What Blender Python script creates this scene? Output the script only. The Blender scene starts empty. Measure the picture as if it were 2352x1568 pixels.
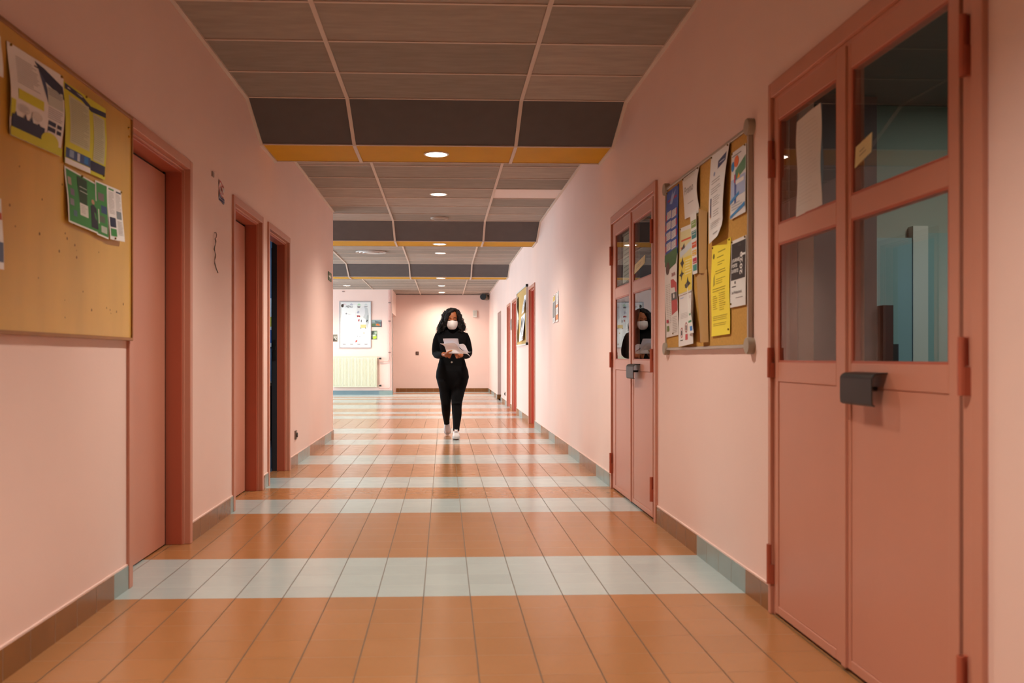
import bpy, bmesh, math, random
from mathutils import Vector, Matrix
random.seed(7)
SC = bpy.context.scene
COL = SC.collection

# ------------------------------------------------------------------ camera, sky, exposure
F = 2180.0; H = 1.027; CX = 1107.0; CY = 819.5
TH = math.atan(0.0401); S_, C_ = math.sin(TH), math.cos(TH)
cam = bpy.data.cameras.new('camera'); cam.sensor_width = 36.0
cam.lens = F / 2352.0 * 36.0
cam.shift_x = (1176.0 - CX) / 2352.0
cam.shift_y = (CY - 784.0) / 2352.0
cam.clip_start = 0.05; cam.clip_end = 200
cam.dof.use_dof = True; cam.dof.focus_distance = 12.0; cam.dof.aperture_fstop = 4.0
co = bpy.data.objects.new('camera', cam); COL.objects.link(co)
co.location = (0, 0, H); co.rotation_euler = (math.pi / 2, 0, -TH)
SC.camera = co

EXPOSURE = 0.0
SC.view_settings.view_transform = 'Standard'
SC.view_settings.look = 'None'
SC.view_settings.exposure = EXPOSURE
SC.view_settings.gamma = 1.0
SC.view_settings.use_curve_mapping = False

SKY = 11.5
w = bpy.data.worlds.new('sky'); SC.world = w; w.use_nodes = True
bg = w.node_tree.nodes['Background']
bg.inputs[0].default_value = (0.80, 0.90, 1.0, 1); bg.inputs[1].default_value = SKY

LAMP_W = 270.0          # watts of one ceiling downlight
LAMP_COL = (1.0, 0.92, 0.78)
DISC_EMIT = 14.0

# geometry of the place (metres)
L = -1.405; R = 1.32; ZC = 2.87; ZS = 2.655
YB = -2.2; YL = 12.1; YR = 25.9; YE = 28.0; XL = -6.5
STRIPES = [(-1.4, -.8), (.6, 1.4), (4.09, 4.89), (6.30, 6.92), (7.52, 8.18), (9.19, 10.02), (11.26, 11.93), (12.90, 13.81), (16.03, 16.74),
           (17.4, 18.05), (19.2, 20.65), (21.75, 23.2), (23.8, 24.4), (25.05, 26.65), (27.6, 28.4)]

STRIPES = [(a / (1 + a * .00067), c / (1 + c * .00067)) for a, c in STRIPES]
def wy(px, py, Y):     # the point seen at a pixel of the photograph at a given distance down the hall
    k = (px - CX) / F; D = Y / (C_ - k * S_)
    return Vector((D * (k * C_ + S_), Y, H - (py - CY) * D / F))

# ------------------------------------------------------------------ materials
def lin(c):
    if isinstance(c, str):
        c = c.lstrip('#'); c = [int(c[i:i + 2], 16) / 255 for i in (0, 2, 4)]
    return tuple((v / 12.92 if v <= 0.04045 else ((v + 0.055) / 1.055) ** 2.4) for v in c)
MATS = {}
def mat(col, rough=0.6, spec=0.5, metal=0.0, var=0.0, scale=20.0, bump=0.0, bscale=300.0, emit=0.0, stretch=(1, 1, 1)):
    key = (col if isinstance(col, str) else tuple(col), rough, spec, metal, var, scale, bump, bscale, emit, stretch)
    if key in MATS: return MATS[key]
    m = bpy.data.materials.new('material'); m.use_nodes = True
    nt = m.node_tree; b = nt.nodes['Principled BSDF']
    c = lin(col)
    b.inputs['Base Color'].default_value = (*c, 1)
    b.inputs['Roughness'].default_value = rough
    b.inputs['Specular IOR Level'].default_value = spec
    b.inputs['Metallic'].default_value = metal
    if emit:
        b.inputs['Emission Color'].default_value = (*c, 1); b.inputs['Emission Strength'].default_value = emit
    if var or bump:
        tc = nt.nodes.new('ShaderNodeTexCoord'); mp = nt.nodes.new('ShaderNodeMapping')
        mp.inputs['Scale'].default_value = stretch
        nt.links.new(tc.outputs['Object'], mp.inputs['Vector'])
    if var:
        n = nt.nodes.new('ShaderNodeTexNoise'); n.inputs['Scale'].default_value = scale; n.inputs['Detail'].default_value = 5
        nt.links.new(mp.outputs[0], n.inputs['Vector'])
        r = nt.nodes.new('ShaderNodeValToRGB')
        lo = tuple(max(0, v * (1 - var)) for v in c); hi = tuple(min(1, v * (1 + var)) for v in c)
        r.color_ramp.elements[0].position = .3; r.color_ramp.elements[1].position = .7
        r.color_ramp.elements[0].color = (*lo, 1); r.color_ramp.elements[1].color = (*hi, 1)
        nt.links.new(n.outputs['Fac'], r.inputs[0]); nt.links.new(r.outputs[0], b.inputs['Base Color'])
    if bump:
        n2 = nt.nodes.new('ShaderNodeTexNoise'); n2.inputs['Scale'].default_value = bscale; n2.inputs['Detail'].default_value = 3
        nt.links.new(mp.outputs[0], n2.inputs['Vector'])
        bp = nt.nodes.new('ShaderNodeBump'); bp.inputs['Strength'].default_value = bump; bp.inputs['Distance'].default_value = .004
        nt.links.new(n2.outputs['Fac'], bp.inputs['Height']); nt.links.new(bp.outputs[0], b.inputs['Normal'])
    MATS[key] = m
    return m

def tile_mat(col, grout, name, rough=0.2, dark_line=0.0026, cross=0.0012, var=.06):
    m = bpy.data.materials.new(name); m.use_nodes = True
    nt = m.node_tree; N = nt.nodes; K = nt.links.new; b = N['Principled BSDF']
    tc = N.new('ShaderNodeTexCoord'); sx = N.new('ShaderNodeSeparateXYZ'); K(tc.outputs['Object'], sx.inputs[0])
    def mth(op, a, bb=None):
        n = N.new('ShaderNodeMath'); n.operation = op
        for i, v in enumerate((a, bb)):
            if v is None: continue
            if isinstance(v, (int, float)): n.inputs[i].default_value = v
            else: K(v, n.inputs[i])
        return n.outputs[0]
    u = mth('DIVIDE', mth('ADD', sx.outputs[0], .087 + 40 * .2), .2)
    v = mth('DIVIDE', mth('ADD', sx.outputs[1], -4.079 + 40 * .2036), .2036)
    def line(t, wd):
        f = mth('FRACT', t); d = mth('ABSOLUTE', mth('SUBTRACT', f, .5))
        return mth('GREATER_THAN', d, .5 - wd)
    g1 = line(u, dark_line / .2); g2 = line(v, cross / .2036)
    g = mth('MAXIMUM', g1, mth('MULTIPLY', g2, .55))
    cb = N.new('ShaderNodeCombineXYZ'); K(mth('FLOOR', u), cb.inputs[0]); K(mth('FLOOR', v), cb.inputs[1])
    wn = N.new('ShaderNodeTexWhiteNoise'); wn.noise_dimensions = '2D'; K(cb.outputs[0], wn.inputs['Vector'])
    ns = N.new('ShaderNodeTexNoise'); ns.inputs['Scale'].default_value = 9; ns.inputs['Detail'].default_value = 6; K(tc.outputs['Object'], ns.inputs['Vector'])
    mixv = mth('ADD', mth('MULTIPLY', wn.outputs['Value'], .6), mth('MULTIPLY', ns.outputs['Fac'], .4))
    c = lin(col)
    r = N.new('ShaderNodeValToRGB')
    r.color_ramp.elements[0].color = (*[x * (1 - var) for x in c], 1); r.color_ramp.elements[1].color = (*[min(1, x * (1 + var)) for x in c], 1)
    K(mixv, r.inputs[0])
    mx = N.new('ShaderNodeMix'); mx.data_type = 'RGBA'
    K(g, mx.inputs['Factor']); K(r.outputs[0], mx.inputs['A']); mx.inputs['B'].default_value = (*lin(grout), 1)
    K(mx.outputs['Result'], b.inputs['Base Color'])
    rr = mth('ADD', mth('MULTIPLY', g, .4), mth('ADD', mth('MULTIPLY', ns.outputs['Fac'], .10), rough - .05))
    K(rr, b.inputs['Roughness'])
    b.inputs['Specular IOR Level'].default_value = .5
    n2 = N.new('ShaderNodeTexNoise'); n2.inputs['Scale'].default_value = 14; K(tc.outputs['Object'], n2.inputs['Vector'])
    bp = N.new('ShaderNodeBump'); bp.inputs['Strength'].default_value = .06; bp.inputs['Distance'].default_value = .01
    K(mth('SUBTRACT', n2.outputs['Fac'], mth('MULTIPLY', g, .6)), bp.inputs['Height']); K(bp.outputs[0], b.inputs['Normal'])
    return m

def glass_mat(tint=(1, 1, 1), wired=False):
    m = bpy.data.materials.new('window_glass'); m.use_nodes = True
    nt = m.node_tree; N = nt.nodes; K = nt.links.new
    N.remove(N['Principled BSDF'])
    tr = N.new('ShaderNodeBsdfTransparent'); tr.inputs[0].default_value = (*tint, 1)
    gl = N.new('ShaderNodeBsdfAnisotropic'); gl.inputs['Roughness'].default_value = 0.0
    fr = N.new('ShaderNodeFresnel'); fr.inputs[0].default_value = 1.5
    geo = N.new('ShaderNodeNewGeometry')
    mx = N.new('ShaderNodeMixShader'); K(fr.outputs[0], mx.inputs[0]); K(tr.outputs[0], mx.inputs[1]); K(gl.outputs[0], mx.inputs[2])
    # the pane's inner face is crossed from inside: take the same thin-pane fresnel there
    mb = N.new('ShaderNodeMixShader'); K(geo.outputs['Backfacing'], mb.inputs[0]); K(mx.outputs[0], mb.inputs[1]); K(tr.outputs[0], mb.inputs[2])
    K(mb.outputs[0], N['Material Output'].inputs[0])
    return m

WALL = mat('#f0d0c7', .5, .4, var=.025, scale=1.4, bump=.12, bscale=120)
DOOR = mat('#c98a75', .38, .5, var=.02, scale=3, bump=.05, bscale=60)
DOORD = mat('#b45c45', .40, .5, var=.02, scale=3)
BAR = mat('#cdb9ad', .5)
DARK = mat('#0c0b0c', .6)
BLACKM = mat('#151112', .42, .5)
FLOOR_O = tile_mat('#ad774b', '#6d5138', 'orange_floor_tile')
FLOOR_G = tile_mat('#b4bfbf', '#77716a', 'grey_floor_tile')
BASE_O = mat('#86582e', .25, .5, var=.08, scale=6)
BASE_G = mat('#8b9a98', .25, .5, var=.05, scale=6)
BASE_B = mat('#7d939c', .3, .5, var=.04, scale=6)
JOINT = mat('#94806c', .8)
GLASS = glass_mat((.93, .97, .96))
PAPER = '#f2eff0'

# ------------------------------------------------------------------ mesh builder
class MB:
    def __init__(self): self.v = []; self.f = []; self.m = []; self.mats = []; self.smooth = False
    def mi(self, m):
        if m not in self.mats: self.mats.append(m)
        return self.mats.index(m)
    def quad(self, pts, m):
        n = len(self.v); self.v += [tuple(p) for p in pts]; self.f.append(tuple(range(n, n + len(pts)))); self.m.append(self.mi(m))
    def box(self, x0, x1, y0, y1, z0, z1, m, bev=0.0):
        if x0 > x1: x0, x1 = x1, x0
        if y0 > y1: y0, y1 = y1, y0
        if z0 > z1: z0, z1 = z1, z0
        n = len(self.v)
        self.v += [(x, y, z) for z in (z0, z1) for y in (y0, y1) for x in (x0, x1)]
        for q in ((0, 2, 3, 1), (4, 5, 7, 6), (0, 1, 5, 4), (2, 6, 7, 3), (0, 4, 6, 2), (1, 3, 7, 5)):
            self.f.append(tuple(n + i for i in q)); self.m.append(self.mi(m))
    def rings(self, rings, m, caps=True, closed=True):
        n0 = len(self.v); k = len(rings[0]); idx = self.mi(m)
        for r in rings: self.v += [tuple(p) for p in r]
        for i in range(len(rings) - 1):
            for j in range(k if closed else k - 1):
                a = n0 + i * k + j; b = n0 + i * k + (j + 1) % k
                self.f.append((a, b, b + k, a + k)); self.m.append(idx)
        if caps and closed:
            self.f.append(tuple(n0 + j for j in reversed(range(k)))); self.m.append(idx)
            e = n0 + (len(rings) - 1) * k
            self.f.append(tuple(e + j for j in range(k))); self.m.append(idx)
    def tube(self, pts, rad, m, seg=8, flat=1.0):
        pts = [Vector(p) for p in pts]
        if not isinstance(rad, (list, tuple)): rad = [rad] * len(pts)
        rs = []; up = None
        for i, p in enumerate(pts):
            t = (pts[min(i + 1, len(pts) - 1)] - pts[max(i - 1, 0)]).normalized()
            if up is None:
                up = Vector((0, 0, 1)) if abs(t.z) < .9 else Vector((0, 1, 0))
            a = t.cross(up).normalized(); up = a.cross(t).normalized(); b = up
            rs.append([p + a * math.cos(2 * math.pi * j / seg) * rad[i] + b * math.sin(2 * math.pi * j / seg) * rad[i] * flat for j in range(seg)])
        self.rings(rs, m)
    def disc_lathe(self, c, axis, prof, m, seg=24):   # prof: list of (radius, height along the axis)
        ax = Vector(axis).normalized(); a = ax.orthogonal().normalized(); b = ax.cross(a); c = Vector(c)
        self.rings([[c + ax * h + (a * math.cos(2 * math.pi * j / seg) + b * math.sin(2 * math.pi * j / seg)) * r for j in range(seg)] for r, h in prof], m)
    def ell(self, c, r, m, seg=16, n=10, rot=None):
        c = Vector(c); rs = []
        for i in range(n + 1):
            t = math.pi * i / n; t = min(max(t, .06), math.pi - .06); ring = []
            for j in range(seg):
                p = 2 * math.pi * j / seg
                q = Vector((r[0] * math.sin(t) * math.cos(p), r[1] * math.sin(t) * math.sin(p), -r[2] * math.cos(t)))
                if rot is not None: q = rot @ q
                ring.append(c + q)
            rs.append(ring)
        self.rings(rs, m)
    def build(self, name, parent=None, smooth=None, bevel=0.0, recalc=True):
        me = bpy.data.meshes.new(name); me.from_pydata(self.v, [], self.f)
        for m in self.mats: me.materials.append(m)
        for i, p in enumerate(me.polygons): p.material_index = self.m[i]
        if recalc:
            bm = bmesh.new(); bm.from_mesh(me); bmesh.ops.recalc_face_normals(bm, faces=bm.faces); bm.to_mesh(me); bm.free()
        o = bpy.data.objects.new(name, me); COL.objects.link(o)
        sm = self.smooth if smooth is None else smooth
        if sm:
            for p in me.polygons: p.use_smooth = True
            if sm == 'auto': me.set_sharp_from_angle(angle=math.radians(40))
        if bevel:
            md = o.modifiers.new('bevel', 'BEVEL'); md.width = bevel; md.segments = 2; md.limit_method = 'ANGLE'
        if parent is not None:
            o.parent = parent
            o.matrix_parent_inverse = Matrix.Identity(4)
            wl = Vector((0, 0, 0)); p = parent
            while p is not None: wl += Vector(p.location); p = p.parent
            me.transform(Matrix.Translation(-wl))
        return o

def tag(o, label=None, cat=None, group=None, kind=None):
    if label: o['label'] = label
    if cat: o['category'] = cat
    if group: o['group'] = group
    if kind: o['kind'] = kind
    return o
def empty(name, loc, label=None, cat=None, group=None, kind=None):
    o = bpy.data.objects.new(name, None); COL.objects.link(o); o.location = loc; o.empty_display_size = .1
    return tag(o, label, cat, group, kind)
def struct(o): o['kind'] = 'structure'; return o
def bx(name, dims, m, parent=None, bevel=0.0):
    b = MB(); b.box(*dims, m); return b.build(name, parent, bevel=bevel)

# ------------------------------------------------------------------ floor
b = MB()
def strips(x0, x1, ya, yb):
    edges = sorted(set([ya, yb] + [e for s in STRIPES for e in s if ya < e < yb]))
    for a, c in zip(edges[:-1], edges[1:]):
        mid = (a + c) / 2; g = any(s[0] < mid < s[1] for s in STRIPES)
        b.quad([(x0, a, 0), (x1, a, 0), (x1, c, 0), (x0, c, 0)], FLOOR_G if g else FLOOR_O)
strips(L - .14, R + .14, YB, YL)
strips(XL, R + .14, YL, YE + .02)
b.box(XL - .2, 5.2, YB - .2, YE + .4, -.1, -.004, mat('#5a4636', .7))
struct(b.build('floor', recalc=False))

# ------------------------------------------------------------------ walls with their door openings
def wall_run(x0, x1, ya, yb, openings, m=WALL, z1=3.0):   # along Y
    b = MB(); y = ya
    for (o0, o1, oz) in openings:
        b.box(x0, x1, y, o0, 0, z1, m); b.box(x0, x1, o0, o1, oz, z1, m); y = o1
    b.box(x0, x1, y, yb, 0, z1, m)
    return b
D1 = (4.262, 5.322); D2 = (6.36, 7.40); D3 = (7.62, 8.685)
FR = .045   # visible frame outside the opening
b = wall_run(L - .16, L, YB, 7.5, [(d[0] + FR, d[1] - FR, 2.105 - FR) for d in (D1, D2)])
b.box(L - .14, L, 7.5, D3[0] + FR, 0, 3.0, WALL); b.box(L - .14, L, D3[0] + FR, D3[1] - FR, 2.105 - FR, 3.0, WALL); b.box(L - .14, L, D3[1] - FR, YL, 0, 3.0, WALL)
struct(b.build('wall_left'))
DA = (2.252, 3.775); DB = (5.815, 7.395); E3 = (13.68, 14.66); E4 = (17.16, 18.26); E5 = (18.80, 19.77); OP = (21.9, 23.30)
wall_run(R, R + .16, YB, YE, [(DA[0] + .03, DA[1] - .03, 2.09), (DB[0] + .03, DB[1] - .03, 2.09)] +
         [(d[0] + FR, d[1] - FR, 2.06) for d in (E3, E4, E5)] + [(OP[0], OP[1], 2.10)]).build('wall_right')['kind'] = 'structure'
b = MB(); b.box(L - .16, R + .16, YB - .15, YB, 0, 3.0, WALL); struct(b.build('wall_rear'))
b = MB(); b.box(-2.6, R + .16, YE, YE + .15, 0, 3.0, WALL); struct(b.build('wall_end'))
b = MB(); b.box(XL, L, YR, YR + .14, 0, 3.0, WALL); struct(b.build('wall_back'))
b = MB(); b.box(L - .14, L, YR + .14, YE, 2.22, 3.0, WALL); b.box(L - .14, L + .012, YR + .14, YR + .18, 0, 2.22, mat('#3a2622', .5))
struct(b.build('wall_stub'))
b = MB(); b.box(-2.6, -2.5, YR + .14, YE, 0, 3.0, WALL); struct(b.build('wall_side'))
b = MB(); b.box(XL, L - .16, YL - .16, YL, 0, 3.0, WALL); struct(b.build('wall_front'))
# glazed lobby wall: daylight comes in here
WY0, WY1, WZ0, WZ1 = 13.2, 24.9, .15, 2.62
b = MB(); b.box(XL - .2, XL, YL - .16, WY0, 0, 3.0, WALL); b.box(XL - .2, XL, WY1, YR + .14, 0, 3.0, WALL)
b.box(XL - .2, XL, WY0, WY1, 0, WZ0, WALL); b.box(XL - .2, XL, WY0, WY1, WZ1, 3.0, WALL); struct(b.build('wall_lobby'))
WFR = mat('#d9d6d0', .4)
we = empty('window_1', (XL - .1, WY0, 0)); struct(we)
b = MB()
n = 8
for i in range(n + 1):
    y = WY0 + (WY1 - WY0) * i / n; b.box(XL - .13, XL - .07, max(WY0, y - .03), min(WY1, y + .03), WZ0, WZ1, WFR)
for z in (WZ0 + .03, 1.0, WZ1 - .03): b.box(XL - .125, XL - .075, WY0, WY1, z - .03, z + .03, WFR)
b.build('window_frame', we)
for i in range(n):
    y0 = WY0 + (WY1 - WY0) * i / n + .03; y1 = WY0 + (WY1 - WY0) * (i + 1) / n - .03
    bx('pane', (XL - .103, XL - .097, y0, y1, WZ0 + .06, WZ1 - .06), GLASS, we)
pl = bpy.data.lights.new('window_portal', 'AREA'); pl.shape = 'RECTANGLE'; pl.size = WY1 - WY0; pl.size_y = WZ1 - WZ0; pl.cycles.is_portal = True
po = bpy.data.objects.new('window_portal', pl); COL.objects.link(po); po.location = (XL - .18, (WY0 + WY1) / 2, (WZ0 + WZ1) / 2)
po.rotation_euler = (math.pi / 2, 0, -math.pi / 2)

# ------------------------------------------------------------------ baseboards of floor tile
def base_run(name, x, side, segs):
    b = MB()
    for ya, yb in segs:
        edges = sorted(set([ya, yb] + [e for s in STRIPES for e in s if ya < e < yb]))
        for a, c in zip(edges[:-1], edges[1:]):
            mid = (a + c) / 2; g = any(s[0] < mid < s[1] for s in STRIPES)
            b.box(x, x + side * .010, a, c, 0, .103, BASE_G if g else BASE_O)
            k = math.ceil((a - 4.079) / .2036)
            while 4.079 + k * .2036 < c - .01:
                y = 4.079 + k * .2036
                if y > a + .01: b.box(x, x + side * .0104, y - .0012, y + .0012, 0, .103, JOINT)
                k += 1
        b.box(x, x + side * .007, ya, yb, .103, .110, WALL)
    return struct(b.build(name))
base_run('baseboard_left', L, 1, [(YB, D1[0]), (D1[1], D2[0]), (D2[1], D3[0]), (D3[1], YL)])
base_run('baseboard_right', R, -1, [(YB, DA[0]), (DA[1], DB[0]), (DB[1], E3[0]), (E3[1], E4[0]), (E4[1], E5[0]), (E5[1], OP[0]), (OP[1], YE)])
b = MB(); b.box(L + .0, R, YE - .012, YE, 0, .105, BASE_O)
x = L + .1
while x < R: b.box(x - .002, x + .002, YE - .0125, YE, 0, .105, JOINT); x += .2
struct(b.build('baseboard_end'))
b = MB(); b.box(XL, L + .01, YR - .014, YR, 0, .115, BASE_B); b.box(-1.75, L + .012, YR - .016, YR, 0, .115, BASE_G); struct(b.build('baseboard_back'))
b = MB(); b.box(R, R + .16, OP[1] - .012, OP[1], 0, .105, BASE_O); struct(b.build('baseboard_doorway'))
b = MB(); b.box(L - .16, L + .0, YL, YL + .01, 0, .103, BASE_O); struct(b.build('baseboard_corner'))

# ------------------------------------------------------------------ stepped ceiling
PAN = [mat(c, .75, .25, var=.10, scale=5, stretch=(1, 4, 1)) for c in ('#a09288', '#978a81', '#a89a90', '#90847b')]
SLOPE = mat('#5f5858', .8, .2, var=.05, scale=8)
YEL = mat('#cc9600', .6, .15, var=.04, scale=4)
WHITEP = mat('#e6d6d2', .6, .3)
RIS = mat('#77706e', .8)
cols = [XL, -5.65, -4.41, -3.168, -1.928, -.687, .555, R]
b = MB(); g = MB()
def zseg(y0, z0, y1, z1, rows, mats, bar=True):
    for i in range(len(rows) - 1):
        a, c = rows[i], rows[i + 1]
        za = z0 + (z1 - z0) * (a - y0) / (y1 - y0); zc = z0 + (z1 - z0) * (c - y0) / (y1 - y0)
        for j in range(len(cols) - 1):
            xa, xb = cols[j], cols[j + 1]
            if c <= YL + .01 and xb <= L: continue
            if a < YL - .3 and xb <= L: continue
            if a >= YR - .01 and xb < L: continue
            xa2 = max(xa, L - .02) if (a < YL - .01 and xa < L) else xa
            if a >= YR - .01 and xa < L: xa2 = -2.6
            m = random.choice(mats)
            if mats is PAN and 10.3 < a < 10.5 and xa > .5: m = WHITEP
            b.quad([(xa2, a, za), (xb, a, za), (xb, c, zc), (xa2, c, zc)], m)
            g.box(xa2, xb, a - .010, a + .010, za - .006, za + .002, BAR)
    for x in cols[1:-1]:
        if x < L and y1 < YL: continue
        if x < L and y0 > YR - .1: continue
        n = len(g.v); wd = .013; ya = max(y0, YL) if x < L else y0
        zz0 = z0 + (z1 - z0) * (ya - y0) / (y1 - y0)
        for (yy, zz) in ((ya, zz0), (y1, z1)):
            g.v += [(x - wd, yy, zz - .010), (x + wd, yy, zz - .010), (x + wd, yy, zz + .002), (x - wd, yy, zz + .002)]
        for q in ((0, 1, 5, 4), (1, 2, 6, 5), (2, 3, 7, 6), (3, 0, 4, 7)):
            g.f.append(tuple(n + i for i in q)); g.m.append(g.mi(BAR))
def rows_to(y0, y1, anchor, step=.612):
    r = [y1]; y = anchor
    while y > y0 + .05: r.append(y); y -= step
    r.append(y0); return sorted(set(r))
MODS = [(.8, 1.33, 1.95), (6.785, 7.32, 7.95), (12.84, 13.36, 13.98), (18.80, 19.36, 19.90)]
prev = YB
PROF = [(YB, ZC)]
for (s0, s1, s2) in MODS:
    zseg(prev, ZC, s0, ZC, rows_to(prev, s0, s0 - .612), PAN)
    zseg(s0, ZC, s1, ZS, [s0, s1], [SLOPE])
    zseg(s1, ZS, s2, ZS, [s1, s2], [YEL])
    x0 = L - .02 if s2 < YL else XL
    b.quad([(x0, s2, ZS - .004), (R, s2, ZS - .004), (R, s2, ZC), (x0, s2, ZC)], RIS)
    g.box(x0, R, s2 - .012, s2 + .004, ZS - .006, ZS + .02, BAR)
    PROF += [(s0, ZC), (s1, ZS), (s2, ZS), (s2, ZC)]
    prev = s2
zseg(prev, ZC, YR, ZC, rows_to(prev, YR, YR - .612), PAN)
zseg(YR, ZC, YE, ZC, [YR, YR + .6, YR + 1.2, YR + 1.7, YE], PAN)
PROF += [(YE, ZC)]
b.box(XL - .2, 5.2, YB - .2, YE + .4, 3.0, 3.06, RIS)
ceil = struct(b.build('ceiling', recalc=False))
g.build('ceiling_grid', ceil)
def edge_trim(name, x, side, prof):
    b = MB(); n = []
    for (ya, za), (yb, zb) in zip(prof[:-1], prof[1:]):
        if abs(ya - yb) < 1e-6: continue
        r = [[(x, y, z), (x + side * .022, y, z), (x + side * .022, y, z - .012), (x, y, z - .016)] for y, z in ((ya, za), (yb, zb))]
        b.rings(r, BAR)
    return struct(b.build(name))
edge_trim('trim_1', R, -1, PROF)
pl_ = []
for p in PROF:
    if p[0] <= YL: pl_.append(p)
pl_.append((YL, ZC))
edge_trim('trim_2', L, 1, pl_)
b = MB(); b.box(XL, L + .02, YR - .02, YR, ZC - .014, ZC, BAR); struct(b.build('trim_3'))
b = MB(); b.box(L, R, YE - .02, YE, ZC - .014, ZC, mat('#5c4a44', .7)); struct(b.build('trim_4'))

# ------------------------------------------------------------------ ceiling lights
RINGM = mat('#e8ddd4', .4)
def downlight(x, y, z, label, watts=None, cone=142):
    t = empty('ceiling_light', (x, y, z), label, 'ceiling light', 'round downlights along the corridor ceiling')
    b = MB(); b.disc_lathe((x, y, z), (0, 0, -1), [(.088, 0), (.100, 0), (.102, .004), (.098, .009), (.086, .009), (.086, .0)], RINGM, 32); b.build('trim_ring', t, smooth='auto')
    b = MB(); b.disc_lathe((x, y, z), (0, 0, -1), [(.086, .001), (.084, .006), (.05, .009), (.001, .010)], mat((1.0, .90, .80), .5, emit=DISC_EMIT), 32); b.build('diffuser', t)
    ld = bpy.data.lights.new('downlight', 'SPOT'); ld.energy = watts or LAMP_W; ld.color = LAMP_COL
    ld.spot_size = math.radians(cone); ld.spot_blend = .85; ld.shadow_soft_size = .08
    lo = bpy.data.objects.new('downlight_lamp', ld); COL.objects.link(lo); lo.location = (0, 0, -.03); lo.parent = t
LX = -.06
for (y, z, lab) in [
    (1.62, ZS, 'round recessed downlight in the nearest yellow ceiling strip, overhead outside the view'),
    (4.55, ZC, 'round recessed downlight in the brown panels nearest the viewer'),
    (7.615, ZS, 'large bright round downlight in the widest yellow ceiling strip'),
    (10.74, ZC, 'round downlight among brown panels behind the first yellow strip'),
    (13.68, ZS, 'round downlight in the second yellow ceiling strip'),
    (16.83, ZC, 'round downlight just behind the second yellow ceiling strip'),
    (19.58, ZS, 'round downlight in the third, farthest yellow ceiling strip'),
    (24.55, ZC, 'round downlight just beyond the farthest yellow ceiling strip'),
    (27.05, ZC, 'farthest round downlight, near the pink end wall')]:
    downlight(LX, y, z, lab, LAMP_W * (.8 if y > 22 else .82 if y > 12 else .88 if y < 5 else 1.0), 168 if y > 22 else 126 if y < 5 else 134)
downlight(-2.50, 24.6, ZC, 'round downlight over the lobby on the left, above the menu board')
# round vents
t = empty('ceiling_vent', (-.06, 12.57, ZC), 'small dark-rimmed round vent in the ceiling before the second yellow strip', 'ceiling vent')
b = MB(); b.disc_lathe((-.06, 12.57, ZC), (0, 0, -1), [(.10, 0), (.118, 0), (.12, .006), (.112, .022), (.085, .03)], mat('#a8988c', .5), 32); b.build('vent_ring', t, smooth='auto')
b = MB(); b.disc_lathe((-.06, 12.57, ZC), (0, 0, -1), [(.085, .020), (.080, .034), (.001, .036)], mat('#8f8078', .6), 32); b.build('vent_disc', t, smooth='auto')
t = empty('air_diffuser', (-1.275, 16.67, ZC), 'round grey air diffuser with concentric rings in the ceiling on the left', 'ceiling vent')
for k, r in enumerate((.26, .20, .14)):
    b = MB(); b.disc_lathe((-1.275, 16.67, ZC), (0, 0, -1), [(r - .05, .0), (r, .0), (r + .008, .012), (r, .022 + .006 * k), (r - .03, .012)], mat('#b9b0ac', .5), 36); b.build('diffuser_ring', t, smooth='auto')
b = MB(); b.disc_lathe((-1.275, 16.67, ZC), (0, 0, -1), [(.08, .0), (.085, .026), (.001, .034)], mat('#d8d0cc', .5), 30); b.build('diffuser_core', t, smooth='auto')

# ------------------------------------------------------------------ left-hand doors (steel frames, recessed leaves)
def side_frame(d, x, s, top, parent, depth=.12, wd=.058, m=DOOR, md=DOORD):
    """frame on the wall plane x; s = +1 if the corridor lies on +x"""
    y0, y1 = d; b = MB()
    p = x + s * .014
    # outer flat band
    for (ya, yb, za, zb) in ((y0, y0 + .05, 0, top), (y1 - .05, y1, 0, top), (y0 + .05, y1 - .05, top - .05, top)):
        b.box(x - s * .02, p, ya, yb, za, zb, m)
    # second band, set back
    q = x - s * .016
    for (ya, yb, za, zb) in ((y0 + .05, y0 + wd, 0, top - .05), (y1 - wd, y1 - .05, 0, top - .05), (y0 + wd, y1 - wd, top - wd, top - .05)):
        b.box(x - s * .06, q, ya, yb, za, zb, m)
    # reveal lining
    for (ya, yb, za, zb) in ((y0 + .05, y0 + wd + .012, 0, top - wd), (y1 - wd - .012, y1 - .05, 0, top - wd), (y0 + wd, y1 - wd, top - wd - .012, top - .05)):
        b.box(x - s * (depth + .03), q - s * .012, ya, yb, za, zb, md)
    return b.build('frame', parent, bevel=.003)
def left_door(nm, d, leaf=True):
    t = struct(empty(nm, (L, d[0], 0)))
    side_frame(d, L, 1, 2.105, t, depth=.12 if leaf else .07)
    if leaf:
        xl = L - .112
        b = MB(); b.box(xl - .04, xl, d[0] + .075, d[1] - .092, .008, 2.105 - .085, DOOR); b.build('leaf', t, bevel=.002)
        b = MB(); b.box(xl - .045, xl - .003, d[1] - .0915, d[1] - .055, 0, 2.05, DARK); b.box(xl - .045, xl - .012, d[0] + .06, d[1] - .06, 2.022, 2.05, DARK); b.box(xl - .045, xl - .012, d[0] + .06, d[1] - .06, 0, .01, DARK); b.build('gap_shade', t)  # black strips stand in for the shade in the gaps round the leaf
    return t
left_door('door_1', D1); left_door('door_2', D2); d3 = left_door('door_3', D3, leaf=False)
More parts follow.
